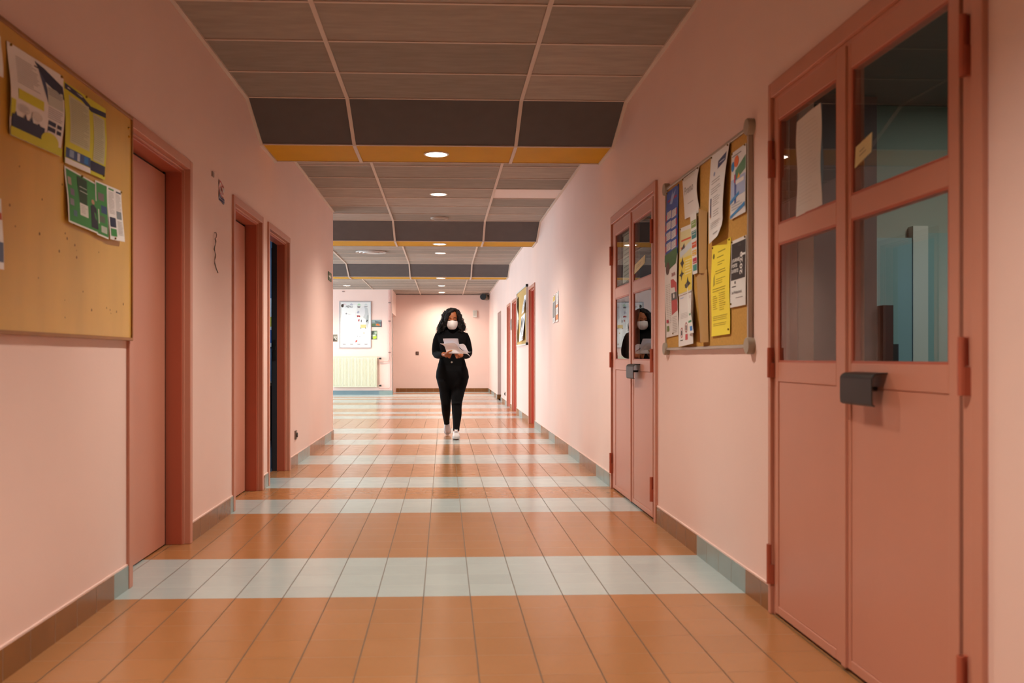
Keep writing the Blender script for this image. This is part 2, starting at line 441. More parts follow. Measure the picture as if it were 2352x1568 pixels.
# open dark leaf of door_3 folded into the room beyond
NAVY = mat('#2b2d35', .5)
b = MB(); a = Vector((-1.566, 8.80, 0)); c = Vector((-1.60, 9.20, 0)); nrm = Vector((c.y - a.y, -(c.x - a.x), 0)).normalized() * .02
b.rings([[a + nrm, c + nrm, c - nrm, a - nrm], [q + Vector((0, 0, 2.03)) for q in (a + nrm, c + nrm, c - nrm, a - nrm)]], NAVY)
lf = b.build('leaf', d3, bevel=.002)
bx('leaf_edge', (L - .142, L - .098, 8.615, 8.645, 0, 2.06), NAVY, d3)  # navy strip over the wall reveal, standing in for the open leaf's edge
b = MB()
for z0, z1 in ((1.00, 1.09), (1.12, 1.18)):
    b.box(-1.536, -1.512, 8.607, 8.616, z0, z1, DARK)
b.box(-1.530, -1.518, 8.609, 8.616, 1.08, 1.13, DARK); b.build('lock', lf)
tag(lf, 'dark blue-grey open door leaf')
# the bluish room beyond door_3, brightened by an added light
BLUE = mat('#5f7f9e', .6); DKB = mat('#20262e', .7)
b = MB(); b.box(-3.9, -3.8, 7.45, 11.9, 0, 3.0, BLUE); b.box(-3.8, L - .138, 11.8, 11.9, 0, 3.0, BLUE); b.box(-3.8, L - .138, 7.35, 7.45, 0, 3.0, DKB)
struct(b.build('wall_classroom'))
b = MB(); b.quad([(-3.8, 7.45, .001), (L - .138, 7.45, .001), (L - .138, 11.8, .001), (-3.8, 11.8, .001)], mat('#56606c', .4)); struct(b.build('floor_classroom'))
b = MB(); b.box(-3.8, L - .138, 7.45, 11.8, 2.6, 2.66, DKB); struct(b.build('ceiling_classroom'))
rl = bpy.data.lights.new('classroom_fill', 'AREA'); rl.shape = 'RECTANGLE'; rl.size = 1.0; rl.size_y = .5; rl.energy = 26; rl.color = (.55, .78, 1.0)  # added cool fill light, not a visible fitting of the room
ro = bpy.data.objects.new('classroom_fill', rl); COL.objects.link(ro); ro.location = (-2.9, 10.6, 2.58)
t = empty('desk', (-2.3, 11.2, 0), 'dark desk in the bluish room glimpsed through the open door', 'desk')
b = MB(); b.box(-2.9, -1.75, 10.8, 11.6, .70, .735, mat('#6e6450', .5)); b.build('desk_top', t)
b = MB(); b.box(-2.88, -1.77, 10.84, 10.87, .08, .70, DARK); b.build('modesty_panel', t)
for yy in (10.84, 11.53): bx('leg', (-1.80, -1.76, yy, yy + .04, 0, .70), DARK, t)
t = empty('wall_chart', (-2.1, 11.79, 1.2), 'yellow and blue chart on the far wall seen through the open door', 'wall chart')
b = MB(); b.box(-2.3, -1.85, 11.785, 11.798, 1.15, 1.75, mat('#d8dde0', .6)); b.build('sheet', t)
b = MB(); b.box(-2.25, -1.9, 11.782, 11.786, 1.4, 1.52, mat('#c8b83a', .6)); b.box(-2.25, -1.9, 11.782, 11.786, 1.2, 1.36, mat('#2a62a8', .6)); b.build('print', t)

# far right doors: frames with deep reveals and closed leaves
RED = mat('#d0685a', .38, .5, var=.02, scale=3)
for nm, d in (('door_6', E3), ('door_7', E4), ('door_8', E5)):
    t = struct(empty(nm, (R, d[0], 0)))
    side_frame(d, R, -1, 2.105, t, m=DOOR, md=RED)
    b = MB(); b.box(R + .112, R + .15, d[0] + .06, d[1] - .06, .006, 2.05, RED); b.build('leaf', t)
    b = MB(); b.tube([(R + .112, d[0] + .14, 1.03), (R + .07, d[0] + .14, 1.03), (R + .07, d[0] + .24, 1.03)], .008, mat('#8c8078', .35, metal=.8)); b.build('handle', t, smooth='auto')
# space behind the doorway
b = MB(); b.box(R + .16, R + 1.4, OP[1], OP[1] + .1, 0, 3.0, WALL); b.box(R + 1.4, R + 1.5, OP[0] - .4, OP[1] + .1, 0, 3.0, WALL); b.box(R + .16, R + 1.4, OP[0] - .5, OP[0] - .4, 0, 3.0, WALL)
b.quad([(R, OP[0] - .4, .0), (R + 1.4, OP[0] - .4, 0), (R + 1.4, OP[1], 0), (R, OP[1], 0)], FLOOR_O)
b.box(R + .16, R + 1.4, OP[0] - .4, OP[1], 2.7, 2.75, WALL)
struct(b.build('wall_alcove'))

# ------------------------------------------------------------------ glazed double doors on the right
def double_door(nm, d, split, hinges, panes, hood, tilt=0.0):
    y0, y1 = d; top = 2.12; x = R
    t = struct(empty(nm, (x, y0, 0)))
    b = MB()
    for (ya, yb, za, zb, xa) in ((y0, y0 + .05, 0, top, -.016), (y1 - .03, y1, 0, top, -.016), (y0 + .05, y1 - .03, top - .06, top, -.016)):
        b.box(x + .10, x + xa, ya, yb, za, zb, DOOR)
    for (ya, yb, za, zb, xa) in ((y0 + .05, y0 + .11, 0, top - .06, -.002), (y1 - .042, y1 - .03, 0, top - .06, -.002), (y0 + .05, y1 - .03, top - .078, top - .06, -.002)):
        b.box(x + .09, x + xa, ya, yb, za, zb, DOOR)
    b.build('frame', t, bevel=.003)
    b = MB(); b.box(x + .03, x + .06, y0 + .10, y1 - .04, .0, 2.045, DARK)
    xs = x - .004
    # near-black strips paint the shade in the rebates round the leaves
    bb = MB(); bb.box(x + .012, x + .05, y0 + .105, y0 + .122, 0, 2.045, DARK); bb.box(x + .012, x + .05, y1 - .05, y1 - .04, 0, 2.045, DARK)
    bb.box(x + .012, x + .05, y0 + .105, y1 - .04, 2.04, 2.052, DARK); bb.box(x + .012, x + .05, y0 + .105, y1 - .04, 0, .012, DARK); bb.build('gap_shade', t)
    leaves = ((y0 + .125, split - .002, panes[0]), (split + .002, y1 - .048, panes[1]))
    for li, (ya, yb, (pa, pb)) in enumerate(leaves):
        b = MB(); m = DOOR
        zr = [(.012, 1.006), (1.480, 1.540), (1.962, 2.042)]
        b.box(xs + .045, xs, ya, pa, .012, 2.042, m); b.box(xs + .045, xs, pb, yb, .012, 2.042, m)
        b.box(xs + .045, xs, pa, pb, .930, 1.006, m); b.box(xs + .045, xs, pa, pb, 1.474, 1.548, m); b.box(xs + .045, xs, pa, pb, 1.962, 2.042, m)
        b.box(xs + .045, xs, pa, pb, .012, .045, m)
        # lower panel, a hair behind the rails so the groove shows
        b.box(xs + .040, xs + .0035, pa, pb, .045, .930, m)
        # groove
        gm = DOORD
        lfo = b.build('leaf', t, bevel=.0025)
        # glazing beads
        b = MB()
        for za, zb in ((1.006, 1.474), (1.548, 1.962)):
            for (a1, a2, z1, z2) in ((pa, pa + .008, za, zb), (pb - .008, pb, za, zb), (pa + .008, pb - .008, za, za + .008), (pa + .008, pb - .008, zb - .008, zb)):
                b.box(xs + .030, xs + .003, a1, a2, z1, z2, DOORD)
        b.build('glazing_bead', lfo)
        for za, zb in ((1.006, 1.474), (1.548, 1.962)):
            p = bx('pane', (xs + .007, xs + .013, pa + .004, pb - .004, za + .004, zb - .004), GLASS, lfo)
            if tilt:
                c0 = Vector((xs + .018 - x, (pa + pb) / 2 - y0, 0))
                p.data.transform(Matrix.Translation(c0) @ Matrix.Rotation(tilt, 4, 'Z') @ Matrix.Translation(-c0))
        # astragal on the meeting edge
        if li == 1: bx('meeting_strip', (xs - .008, xs + .002, split - .022, split + .012, .012, 2.042), DOOR, lfo, bevel=.002)
    for (yy, z0, z1) in hinges:
        b = MB(); zm = (z0 + z1) / 2
        b.box(x - .002, x - .020, yy - .013, yy + .001, z0, zm - .002, DOORD); b.box(x - .002, x - .020, yy - .001, yy + .013, zm + .002, z1, DOORD)
        b.tube([(x - .020, yy, z0), (x - .020, yy, z1)], .010, DOORD, 12)
        b.build('hinge', t, smooth='auto')
    # bent black hood over the handle
    ya, yb = hood; b = MB(); prof = []
    for k in range(7):
        a = math.pi / 2 * k / 6; prof.append((xs - .030 - .020 * math.sin(a), .978 - .020 * (1 - math.cos(a))))
    prof = [(xs, .980), (xs - .02, .979)] + prof + [(xs - .050, .905), (xs - .049, .884), (xs - .040, .878)]
    outer = prof; inner = []
    for i, (px_, pz) in enumerate(prof):
        a = Vector(prof[max(i - 1, 0)]); c = Vector(prof[min(i + 1, len(prof) - 1)]); tt = (c - a).normalized(); nn = Vector((-tt.y, tt.x))
        inner.append((px_ + nn.x * .004, pz + nn.y * .004))
    b.rings([[(p[0], ya, p[1]), (p[0], yb, p[1]), (q[0], yb, q[1]), (q[0], ya, q[1])] for p, q in zip(outer, inner)], BLACKM)
    o = b.build('handle_hood', t, smooth='auto', bevel=.001); o['label'] = 'black bent metal hood over the door handle'
    b = MB(); b.tube([(xs, (ya + yb) / 2 - .04, .93), (xs - .028, (ya + yb) / 2 - .04, .93), (xs - .028, (ya + yb) / 2 + .05, .93)], .007, BLACKM); b.build('door_handle', t, smooth='auto')
    return t
double_door('door_4', DA, 3.068, [(y, a, c) for y, (a, c) in [(2.33, (1.73, 1.885)), (2.335, (.93, 1.077)), (2.34, (.12, .274)), (3.735, (1.74, 1.887)), (3.742, (.945, 1.064)), (3.75, (.121, .278))]],
            ((2.427, 3.022), (3.137, 3.690)), (2.765, 2.99))
double_door('door_5', DB, 6.632, [(y, a, c) for y, (a, c) in [(5.905, (1.74, 1.89)), (5.905, (.93, 1.077)), (5.91, (.12, .274)), (7.365, (1.74, 1.887)), (7.365, (.945, 1.064)), (7.365, (.121, .278))]],
            ((5.984, 6.551), (6.706, 7.240)), (6.315, 6.555), tilt=0.0)
# the dim room behind door_4
GRN = mat('#8f9a8e', .6); TEAL = mat('#7f9d9e', .5); TEALG = mat('#7d9c98', .5); BRN = mat('#4a312d', .6); LTW = mat('#c2c4ba', .6)
b = MB(); b.box(2.20, 4.3, 5.55, 5.65, 0, 2.6, GRN); b.box(4.3, 4.4, .9, 5.65, 0, 2.6, GRN); b.box(R + .16, 4.3, .8, .9, 0, 2.6, GRN); struct(b.build('wall_storeroom'))
b = MB(); b.box(R + .16, 2.262, 5.3, 5.5, 0, 2.6, BRN); b.box(2.34, 2.482, 5.35, 5.5, 0, 2.6, BRN); struct(b.build('dark_interior'))  # brown blocks added to give the dark interior seen through the panes
b = MB(); b.box(R + .16, 4.3, .9, 5.6, 2.52, 2.58, mat('#4c5450', .7)); struct(b.build('ceiling_storeroom'))
b = MB(); b.quad([(R + .1, .9, .001), (4.3, .9, .001), (4.3, 5.55, .001), (R + .1, 5.55, .001)], mat('#4a4a46', .4)); struct(b.build('floor_storeroom'))
t = struct(empty('door_9', (2.525, 5.55, 0)))
bx('leaf', (2.525, 2.765, 5.50, 5.545, 0, 1.73), TEAL, t); bx('door_post', (2.765, 2.855, 5.49, 5.55, 0, 1.80), LTW, t); bx('side_leaf', (2.855, 3.4, 5.50, 5.545, 0, 1.76), TEALG, t)
BRN2 = mat('#231718', .6)
t = empty('cabinet', (2.55, 5.36, 0), 'dark stepped piece of furniture seen through the lower right pane of the nearest double door', 'cabinet')
b = MB(); b.box(2.486, 2.545, 5.28, 5.44, 0, 1.32, BRN2); b.build('tall_section', t); b = MB(); b.box(2.545, 2.575, 5.28, 5.44, 0, 1.10, BRN2); b.build('low_section', t)
sl = bpy.data.lights.new('storeroom_fill', 'AREA'); sl.shape = 'DISK'; sl.size = .4; sl.energy = 27; sl.color = (1.0, .98, .9)  # fill light added so the room shows through the glass
so = bpy.data.objects.new('storeroom_fill', sl); COL.objects.link(so); so.location = (3.2, 3.9, 2.5)
# the dark room behind door_5
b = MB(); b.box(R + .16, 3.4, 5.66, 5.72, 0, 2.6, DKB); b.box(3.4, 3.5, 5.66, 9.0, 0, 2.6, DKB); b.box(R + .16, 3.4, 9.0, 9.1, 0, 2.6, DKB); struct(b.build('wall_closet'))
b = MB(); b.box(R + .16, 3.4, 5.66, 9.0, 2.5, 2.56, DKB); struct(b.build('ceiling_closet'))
# window blind inside the far leaf of door_5
t = empty('window_blind', (R + .05, 6.97, 1.55), 'white slatted blind behind the upper left pane of the second double door', 'blind')
b = MB()
for k in range(19):
    z = 1.57 + k * .02; b.quad([(R + .05, 6.72, z), (R + .05, 7.22, z), (R + .066, 7.22, z + .012), (R + .066, 6.72, z + .012)], mat('#cfd0c8', .35))
b.build('slats', t, recalc=False)
b = MB(); b.box(R + .046, R + .07, 6.72, 7.22, 1.945, 1.965, mat('#cfd0c8', .4)); b.build('headrail', t)

# ------------------------------------------------------------------ printed sheets
FRAMES = {'R': (Vector((0, -1, 0)), Vector((-1, 0, 0))), 'L': (Vector((0, 1, 0)), Vector((1, 0, 0))), 'B': (Vector((1, 0, 0)), Vector((0, -1, 0)))}
def text_mesh(txt, bold=0.0):
    cu = bpy.data.curves.new('text', 'FONT'); cu.body = txt; cu.size = 1.0; cu.offset = bold; cu.resolution_u = 2; cu.align_x = 'LEFT'
    o = bpy.data.objects.new('text', cu); COL.objects.link(o)
    bpy.context.view_layer.update()
    me = o.evaluated_get(bpy.context.evaluated_depsgraph_get()).to_mesh()
    vs = [(v.co.x, v.co.y) for v in me.vertices]; fs = [tuple(p.vertices) for p in me.polygons]
    bpy.data.objects.remove(o); bpy.data.curves.remove(cu)
    return vs, fs
def sheet(name, label, cat, wall, plane, quad, base, items=(), off=None, group=None, parent=None, nx=8, ny=12, base_off=.003, thick=.0006, tape=None):
    """quad: TL, TR, BR, BL as (horizontal world coordinate, height); items use s (left-right) and t (top-bottom)"""
    U, Nn = FRAMES[wall]
    def P(s, t, d=0.0):
        h = (quad[0][0] * (1 - s) + quad[1][0] * s) * (1 - t) + (quad[3][0] * (1 - s) + quad[2][0] * s) * t
        z = (quad[0][1] * (1 - s) + quad[1][1] * s) * (1 - t) + (quad[3][1] * (1 - s) + quad[2][1] * s) * t
        o = base_off + (off(s, t) if off else 0.0) + d
        if wall == 'B': return Vector((h, plane, z)) + Nn * o
        return Vector((plane, h, z)) + Nn * o
    wd = (P(1, .5) - P(0, .5)).length; ht = (P(.5, 1) - P(.5, 0)).length
    b = MB(); bm_ = mat(base, .55, .4) if not isinstance(base, bpy.types.Material) else base
    def grid(s0, t0, s1, t1, m, d, gx, gy):
        n = len(b.v)
        for j in range(gy + 1):
            for i in range(gx + 1):
                b.v.append(tuple(P(s0 + (s1 - s0) * i / gx, t0 + (t1 - t0) * j / gy, d)))
        k = b.mi(m)
        for j in range(gy):
            for i in range(gx):
                a = n + j * (gx + 1) + i; b.f.append((a, a + gx + 1, a + gx + 2, a + 1)); b.m.append(k)
    grid(0, 0, 1, 1, bm_, 0, nx, ny)
    n = len(b.v); grid(0, 0, 1, 1, bm_, -thick, nx, ny)
    for q in range(nx * ny): b.f[-1 - q] = tuple(reversed(b.f[-1 - q]))
    def edge(a, c):
        k = max(nx, ny)
        for i in range(k):
            p0 = (a[0] + (c[0] - a[0]) * i / k, a[1] + (c[1] - a[1]) * i / k); p1 = (a[0] + (c[0] - a[0]) * (i + 1) / k, a[1] + (c[1] - a[1]) * (i + 1) / k)
            b.quad([P(*p0), P(*p1), P(*p1, -thick), P(*p0, -thick)], bm_)
    edge((0, 0), (0, 1)); edge((0, 1), (1, 1)); edge((1, 1), (1, 0)); edge((1, 0), (0, 0))
    d = .0005
    for it in items:
        k = it[0]; d += .00012
        if k == 'r':
            _, s0, t0, s1, t1, c = it; grid(s0, t0, s1, t1, mat(c, .55, .4), d, max(1, int(nx * abs(s1 - s0) + .5)), max(1, int(ny * abs(t1 - t0) + .5)))
        elif k == 'l':
            _, s0, t0, s1, t1, nl, c = it
            for i in range(nl):
                tt = t0 + (t1 - t0) * (i + .25) / nl; e = s1 - (s1 - s0) * random.choice((0, .05, .1, .3))
                grid(s0, tt, e, tt + (t1 - t0) / nl * .26, mat(c, .6, .3), d, max(1, int(nx * (e - s0) + .5)), 1)
        elif k == 'p':
            _, pts, c = it; b.quad([P(s, t, d) for s, t in reversed(pts)], mat(c, .55, .4))
        elif k == 'e':
            _, s, t, rs, rt, c = it; b.quad([P(s + rs * math.cos(a), t + rt * math.sin(a), d) for a in [-2 * math.pi * i / 20 for i in range(20)]], mat(c, .55, .4))
        elif k == 'o':   # ring
            _, s, t, rs, rt, c, f = it; n = len(b.v); m = b.mi(mat(c, .55, .4))
            for i in range(20):
                a = -2 * math.pi * i / 20
                b.v.append(tuple(P(s + rs * math.cos(a), t + rt * math.sin(a), d))); b.v.append(tuple(P(s + rs * f * math.cos(a), t + rt * f * math.sin(a), d)))
            for i in range(20):
                a = n + 2 * i; c2 = n + 2 * ((i + 1) % 20); b.f.append((a, c2, c2 + 1, a + 1)); b.m.append(m)
        elif k == 'w':   # writing: s, t of the top-left corner, cap height in metres, text, colour, boldness, (width fit in s), rotated
            _, s, t, hgt, txt, c, bold, fit, rot = it
            vs, fs = text_mesh(txt, bold)
            if not vs: continue
            x0 = min(v[0] for v in vs); x1 = max(v[0] for v in vs); y0 = 0.0; y1 = .70
            sc = hgt / .70; sx = sc
            if fit: sx = fit * wd / (x1 - x0)
            n = len(b.v); m = b.mi(mat(c, .55, .4))
            for (vx, vy) in vs:
                a = (vx - x0) * sx; e = (y1 - vy) * sc
                if rot: ss, tt = s + e / wd, t - a / ht
                else: ss, tt = s + a / wd, t + e / ht
                b.v.append(tuple(P(ss, tt, d)))
            for f in fs: b.f.append(tuple(n + i for i in f)); b.m.append(m)
    if tape:
        for (s, t) in tape:
            c = P(s, t, .001); b.disc_lathe(c, Nn, [(.0045, 0), (.0045, .004), (.001, .006)], mat('#8a6a2a', .3, metal=.6), 10)
    o = b.build(name, parent, recalc=False, smooth=False)
    if label: tag(o, label, cat, group)
    return o
def wave(a=.006, f=1.5, curl=0.0, side=0.0):
    return lambda s, t: a * (1 - math.cos(f * math.pi * t)) * .5 + curl * t * t + side * (s * (1 - s)) * (1 if t > .05 else 0)

# left board
t = empty('notice_board', (L, 3.0, 1.1), 'large plywood notice board with a thin wooden frame on the left wall', 'notice board')
PLY = mat('#d3a44c', .32, .5, var=.16, scale=3.2, bump=.03, bscale=30, stretch=(1, 1, .25))
WOODF = mat('#9a6430', .4, .5, var=.12, scale=8)
b = MB(); b.box(L, L + .020, 1.5, 4.262, 1.112, 2.076, PLY); b.build('panel', t)
b = MB()
for (ya, yb, za, zb) in ((1.48, 4.276, 2.076, 2.092), (1.48, 4.276, 1.098, 1.112), (4.262, 4.276, 1.112, 2.076), (1.48, 1.5, 1.112, 2.076)):
    b.box(L, L + .027, ya, yb, za, zb, WOODF)
b.build('board_frame', t, bevel=.003)
for i in range(26):
    y = random.uniform(3.0, 4.2); z = random.uniform(1.13, 1.7); r = random.uniform(.0025, .006); b = MB()
    b.disc_lathe((L + .0203, y, z), (1, 0, 0), [(r, 0), (r * .7, .0002), (.0005, .0003)], mat('#6d4718', .6), 10); b.build('knot', t)
for (y, z) in ((4.225, 2.03), (4.232, 1.995), (3.5, 2.04)):
    b = MB(); b.disc_lathe((L + .020, y, z), (1, 0, 0), [(.006, 0), (.006, .002), (.003, .006), (.0005, .007)], mat('#b98a2e', .3, metal=.8), 12); b.build('drawing_pin', t, smooth='auto')
PLN = L + .0205
NV = '#2a3150'; YG = '#d6d23a'
sheet('notice', 'white, yellow and navy printed notice pinned top left on the plywood board', 'notice', 'L', PLN, [(3.061, 2.027), (3.508, 2.045), (3.469, 1.745), (3.067, 1.732)], PAPER,
      [('l', .12, .10, .52, .40, 13, '#9a979a'), ('l', 0.44, 0.07, 0.54, 0.12, 1, NV), ('p', [(.45, .03), (.62, .05), (.98, .14), (1, .30), (.62, .20)], NV),
       ('l', 0.62, 0.1, 0.92, 0.15, 1, '#e8e4e0'), ('p', [(.50, .06), (.62, .16), (.72, .45), (.66, .44)], '#4a5478'), ('r', .66, .24, .97, .46, '#cfd3cc'), ('l', .68, .25, .95, .34, 4, '#55597a'),
       ('r', .12, .46, .58, .57, YG), ('r', 0, .60, .08, .80, YG), ('l', .66, .48, .95, .62, 6, '#8d8a96'),
       ('r', .68, .64, .83, .69, NV), ('r', .86, .645, .95, .69, NV), ('r', .68, .71, .83, .76, NV), ('r', .86, .715, .95, .76, NV),
       ('e', .22, .66, .11, .05, '#d5d1cf'), ('e', .46, .67, .10, .05, '#d5d1cf'), ('l', .14, .63, .30, .70, 4, '#8d8a96'), ('r', .02, .76, .62, .90, NV),
       ('p', [(.05, .77), (.08, .72), (.11, .77)], NV), ('p', [(.22, .77), (.25, .71), (.29, .77)], NV), ('p', [(.33, .77), (.36, .70), (.40, .77)], NV), ('p', [(.45, .77), (.50, .74), (.55, .77)], NV),
       ('r', .0, .90, 1, 1, YG), ('e', .74, .88, .18, .10, YG), ('l', .64, .82, .84, .92, 4, '#8f8c28')], off=wave(.010, 2, .006), tape=[(.05, .02), (.95, .02)])
sheet('poster', 'yellow poster with two columns of pale text under a navy heading on plywood', 'poster', 'L', PLN, [(3.508, 2.030), (3.939, 2.040), (3.919, 1.746), (3.508, 1.733)], YG,
      [('p', [(.02, .01), (.40, .03), (.62, .10), (1, .06), (1, .13), (.62, .17), (.40, .10), (.02, .08)], NV), ('l', 0.08, 0.03, 0.42, 0.08, 1, '#e8e4e0'),
       ('r', .10, .13, .56, .72, '#c9c9a8'), ('r', .66, .17, .95, .80, '#c9c9a8'), ('l', .13, .16, .53, .70, 22, '#a0a07e'), ('l', .68, .20, .92, .78, 22, '#a0a07e'),
       ('r', .02, .80, .60, .92, '#3c5a8c'), ('r', .10, .81, .2, .90, '#8aa0c0'), ('r', .28, .81, .34, .91, '#c4ccd8'), ('r', .44, .81, .54, .9, '#2a79c2'), ('r', .6, .82, .98, .95, NV), ('r', 0, .93, .6, 1, PAPER)], off=wave(.007, 2, .004), tape=[(.5, .015), (.95, .95)])
GR = '#3f8f4c'
sheet('leaflet', 'green leaflet with a dark figure and small white box below the yellow poster', 'leaflet', 'L', PLN, [(3.516, 1.724), (3.842, 1.716), (3.842, 1.515), (3.530, 1.522)], PAPER,
      [('r', .03, .03, .97, .97, GR), ('p', [(.34, .06), (.66, .06), (.60, .55), (.36, .58)], '#27452e'), ('r', .36, .55, .62, .78, '#e2e0da'), ('l', .39, .58, .59, .74, 5, '#aaa9a2'),
       ('r', .06, .16, .16, .30, '#b09a90'), ('r', .10, .36, .22, .48, '#7a6a80'), ('r', .06, .55, .18, .67, '#8c8a94'), ('r', .15, .74, .26, .85, '#5a7a88'),
       ('e', .80, .42, .05, .05, '#c0937a'), ('p', [(.70, .52), (.80, .46), (.90, .52), (.95, .92), (.72, .92)], '#232b3a'), ('l', 0.4, 0.22, 0.65, 0.27, 1, '#cfd6cc'), ('l', 0.4, 0.3, 0.65, 0.35, 1, '#cfd6cc')], off=wave(.006, 1.6, .008), tape=[(.5, .02)])
sheet('leaflet', 'narrow green strip of leaflet between the figure leaflet and the white one', 'leaflet', 'L', PLN, [(3.813, 1.727), (3.945, 1.731), (3.945, 1.508), (3.813, 1.511)], PAPER,
      [('r', .06, .03, .96, .97, GR), ('r', .2, .2, .7, .34, '#7b6f72'), ('r', .4, .42, .9, .56, '#33507a'), ('r', .25, .62, .7, .74, '#5d6a5c'), ('r', .35, .8, .85, .92, '#bcc4b8')], off=wave(.004, 1.2, .004), base_off=.006)
sheet('leaflet', 'white two-column leaflet with dark photos, rightmost on the plywood board', 'leaflet', 'L', PLN, [(3.945, 1.731), (4.117, 1.736), (4.122, 1.519), (3.945, 1.509)], PAPER,
      [('r', .08, .04, .44, .07, GR), ('r', .6, .05, .95, .08, '#41506c'), ('l', .08, .10, .45, .52, 15, '#a3a1a0'), ('l', .56, .10, .93, .42, 12, '#a3a1a0'), ('r', .56, .43, .9, .58, '#7f8b94'),
       ('r', .07, .58, .46, .76, '#26304c'), ('r', .07, .79, .46, .93, GR), ('l', .56, .62, .93, .9, 10, '#a3a1a0')], off=wave(.006, 1.0, .008), base_off=.006, tape=[(.95, .03), (.3, .97)])
sheet('notice', 'torn white sheet at the far left edge of the plywood board', 'notice', 'L', PLN, [(2.72, 2.02), (3.018, 2.026), (3.026, 1.90), (2.72, 1.88)], PAPER, [('l', .1, .1, .9, .9, 9, '#a7a4a2')], off=wave(.004, 1.5, .003))
sheet('notice', 'white notice with a grey foot at the left edge, low on the plywood board', 'notice', 'L', PLN, [(2.72, 1.52), (3.022, 1.52), (3.030, 1.30), (2.72, 1.30)], PAPER, [('r', .2, .2, .99, .3, '#c25a3a'), ('r', .2, .62, .99, .9, '#5a6a86'), ('l', .1, .34, .9, .6, 6, '#a7a4a2')], off=wave(.004, 1.5, .003))

# right cork board
t = empty('notice_board', (R, 4.8, 1.06), 'cork notice board with aluminium frame and grey corner caps on the right wall', 'notice board')
CORK = mat('#c09350', .85, .15, var=.10, scale=90)
ALU = mat('#a89a8c', .35, .5, metal=.3); CAP = mat('#a39686', .5)
BY0, BY1, BZ0, BZ1 = 4.0, 5.535, 1.065, 2.015
b = MB(); b.box(R, R - .014, BY0 + .01, BY1 - .01, BZ0 + .01, BZ1 - .01, CORK); b.build('cork_panel', t)
b = MB()
for (ya, yb, za, zb) in ((BY0, BY0 + .022, BZ0, BZ1), (BY1 - .016, BY1, BZ0, BZ1), (BY0 + .022, BY1 - .016, BZ1 - .016, BZ1), (BY0 + .022, BY1 - .016, BZ0, BZ0 + .016)):
    b.box(R, R - .022, ya, yb, za, zb, ALU)
b.build('board_frame', t, bevel=.003)
for (y, z) in ((BY0 + .008, BZ0 + .01), (BY0 + .008, BZ1 - .005), (BY1 - .004, BZ0 + .01), (BY1 - .004, BZ1 - .005)):
    b = MB(); b.disc_lathe((R, y, z), (-1, 0, 0), [(.036, 0), (.037, .022), (.034, .030), (.001, .031)], CAP, 20); b.build('corner_cap', t, smooth='auto')
PR = R - .0145
GP = 'papers pinned on the cork board'
tk = [(.06, .02), (.94, .02)]
sheet('poster', 'blue poster with white and red text boxes, leftmost at top of the cork board', 'poster', 'R', PR, [(5.505, 1.985), (5.222, 1.989), (5.228, 1.60), (5.525, 1.58)], '#2f55b0',
      [('l', 0.12, 0.1, 0.87, 0.22, 1, '#a03a66'), ('p', [(.30, .20), (.55, .02), (.52, .10), (.8, .04), (.5, .22)], '#8fa8de')] +
      [('r', .10 + .42 * c, .30 + .15 * r_ + .02 * c, .46 + .42 * c, .41 + .15 * r_ + .02 * c, '#e2e0e8') for r_ in range(4) for c in (0, 1)] +
      [('r', .04 + .84 * c, .33 + .15 * r_, .12 + .84 * c, .42 + .15 * r_, '#b8284c') for r_ in range(4) for c in (0, 1)] +
      [('l', .13 + .42 * c, .31 + .15 * r_ + .02 * c, .44 + .42 * c, .40 + .15 * r_ + .02 * c, 4, '#a5a6b4') for r_ in range(4) for c in (0, 1)] + [('r', 0, .9, 1, 1, '#3d6a3a')], off=wave(.004, 2, .004), tape=tk)
sheet('newspaper', 'white newspaper page with red panel in a plastic sleeve, lower left of the cork board', 'newspaper', 'R', PR, [(5.515, 1.600), (5.225, 1.605), (5.222, 1.150), (5.505, 1.140)], '#dcd6d2',
      [('p', [(0, 0), (1, 0), (.9, .12), (.4, .16), (0, .1)], '#39643a'), ('e', .25, .14, .16, .08, '#5b4238'), ('w', .60, .22, .02, 'BAFA', '#8c2a2c', .03, .3, False), ('p', [(.52, .30), (.72, .30), (.98, .36), (.98, .70), (.52, .74)], '#b2403e'),
       ('r', .55, .47, .98, .56, '#4b4a48'), ('e', .75, .51, .06, .03, '#d8d4d0'), ('l', .10, .34, .28, .84, 22, '#aaa5a2'), ('l', .34, .34, .48, .84, 22, '#aaa5a2'), ('l', .56, .76, .94, .97, 10, '#aaa5a2'), ('r', .06, .78, .24, .82, '#b02c40'), ('r', .08, .86, .26, .93, '#6b7a3c')],
      off=lambda s, t: .006 + .004 * math.sin(5 * t), tape=[(.6, .97)])
sheet('notice', 'white sheet with faded handwriting, second from left at top of the cork board', 'notice', 'R', PR, [(5.128, 1.993), (4.785, 1.997), (4.785, 1.765), (5.075, 1.770)], '#dedad8',
      [('w', .12, .24, .045, 'Promo', '#5e5a5e', -.004, .62, False), ('l', 0.3, 0.66, 0.76, 0.71, 1, '#9a9698'), ('l', .1, .03, .9, .10, 2, '#c3bfae')], off=lambda s, t: .014 * s * math.sin(math.pi * min(1, t * 1.1)) + .003, tape=tk)
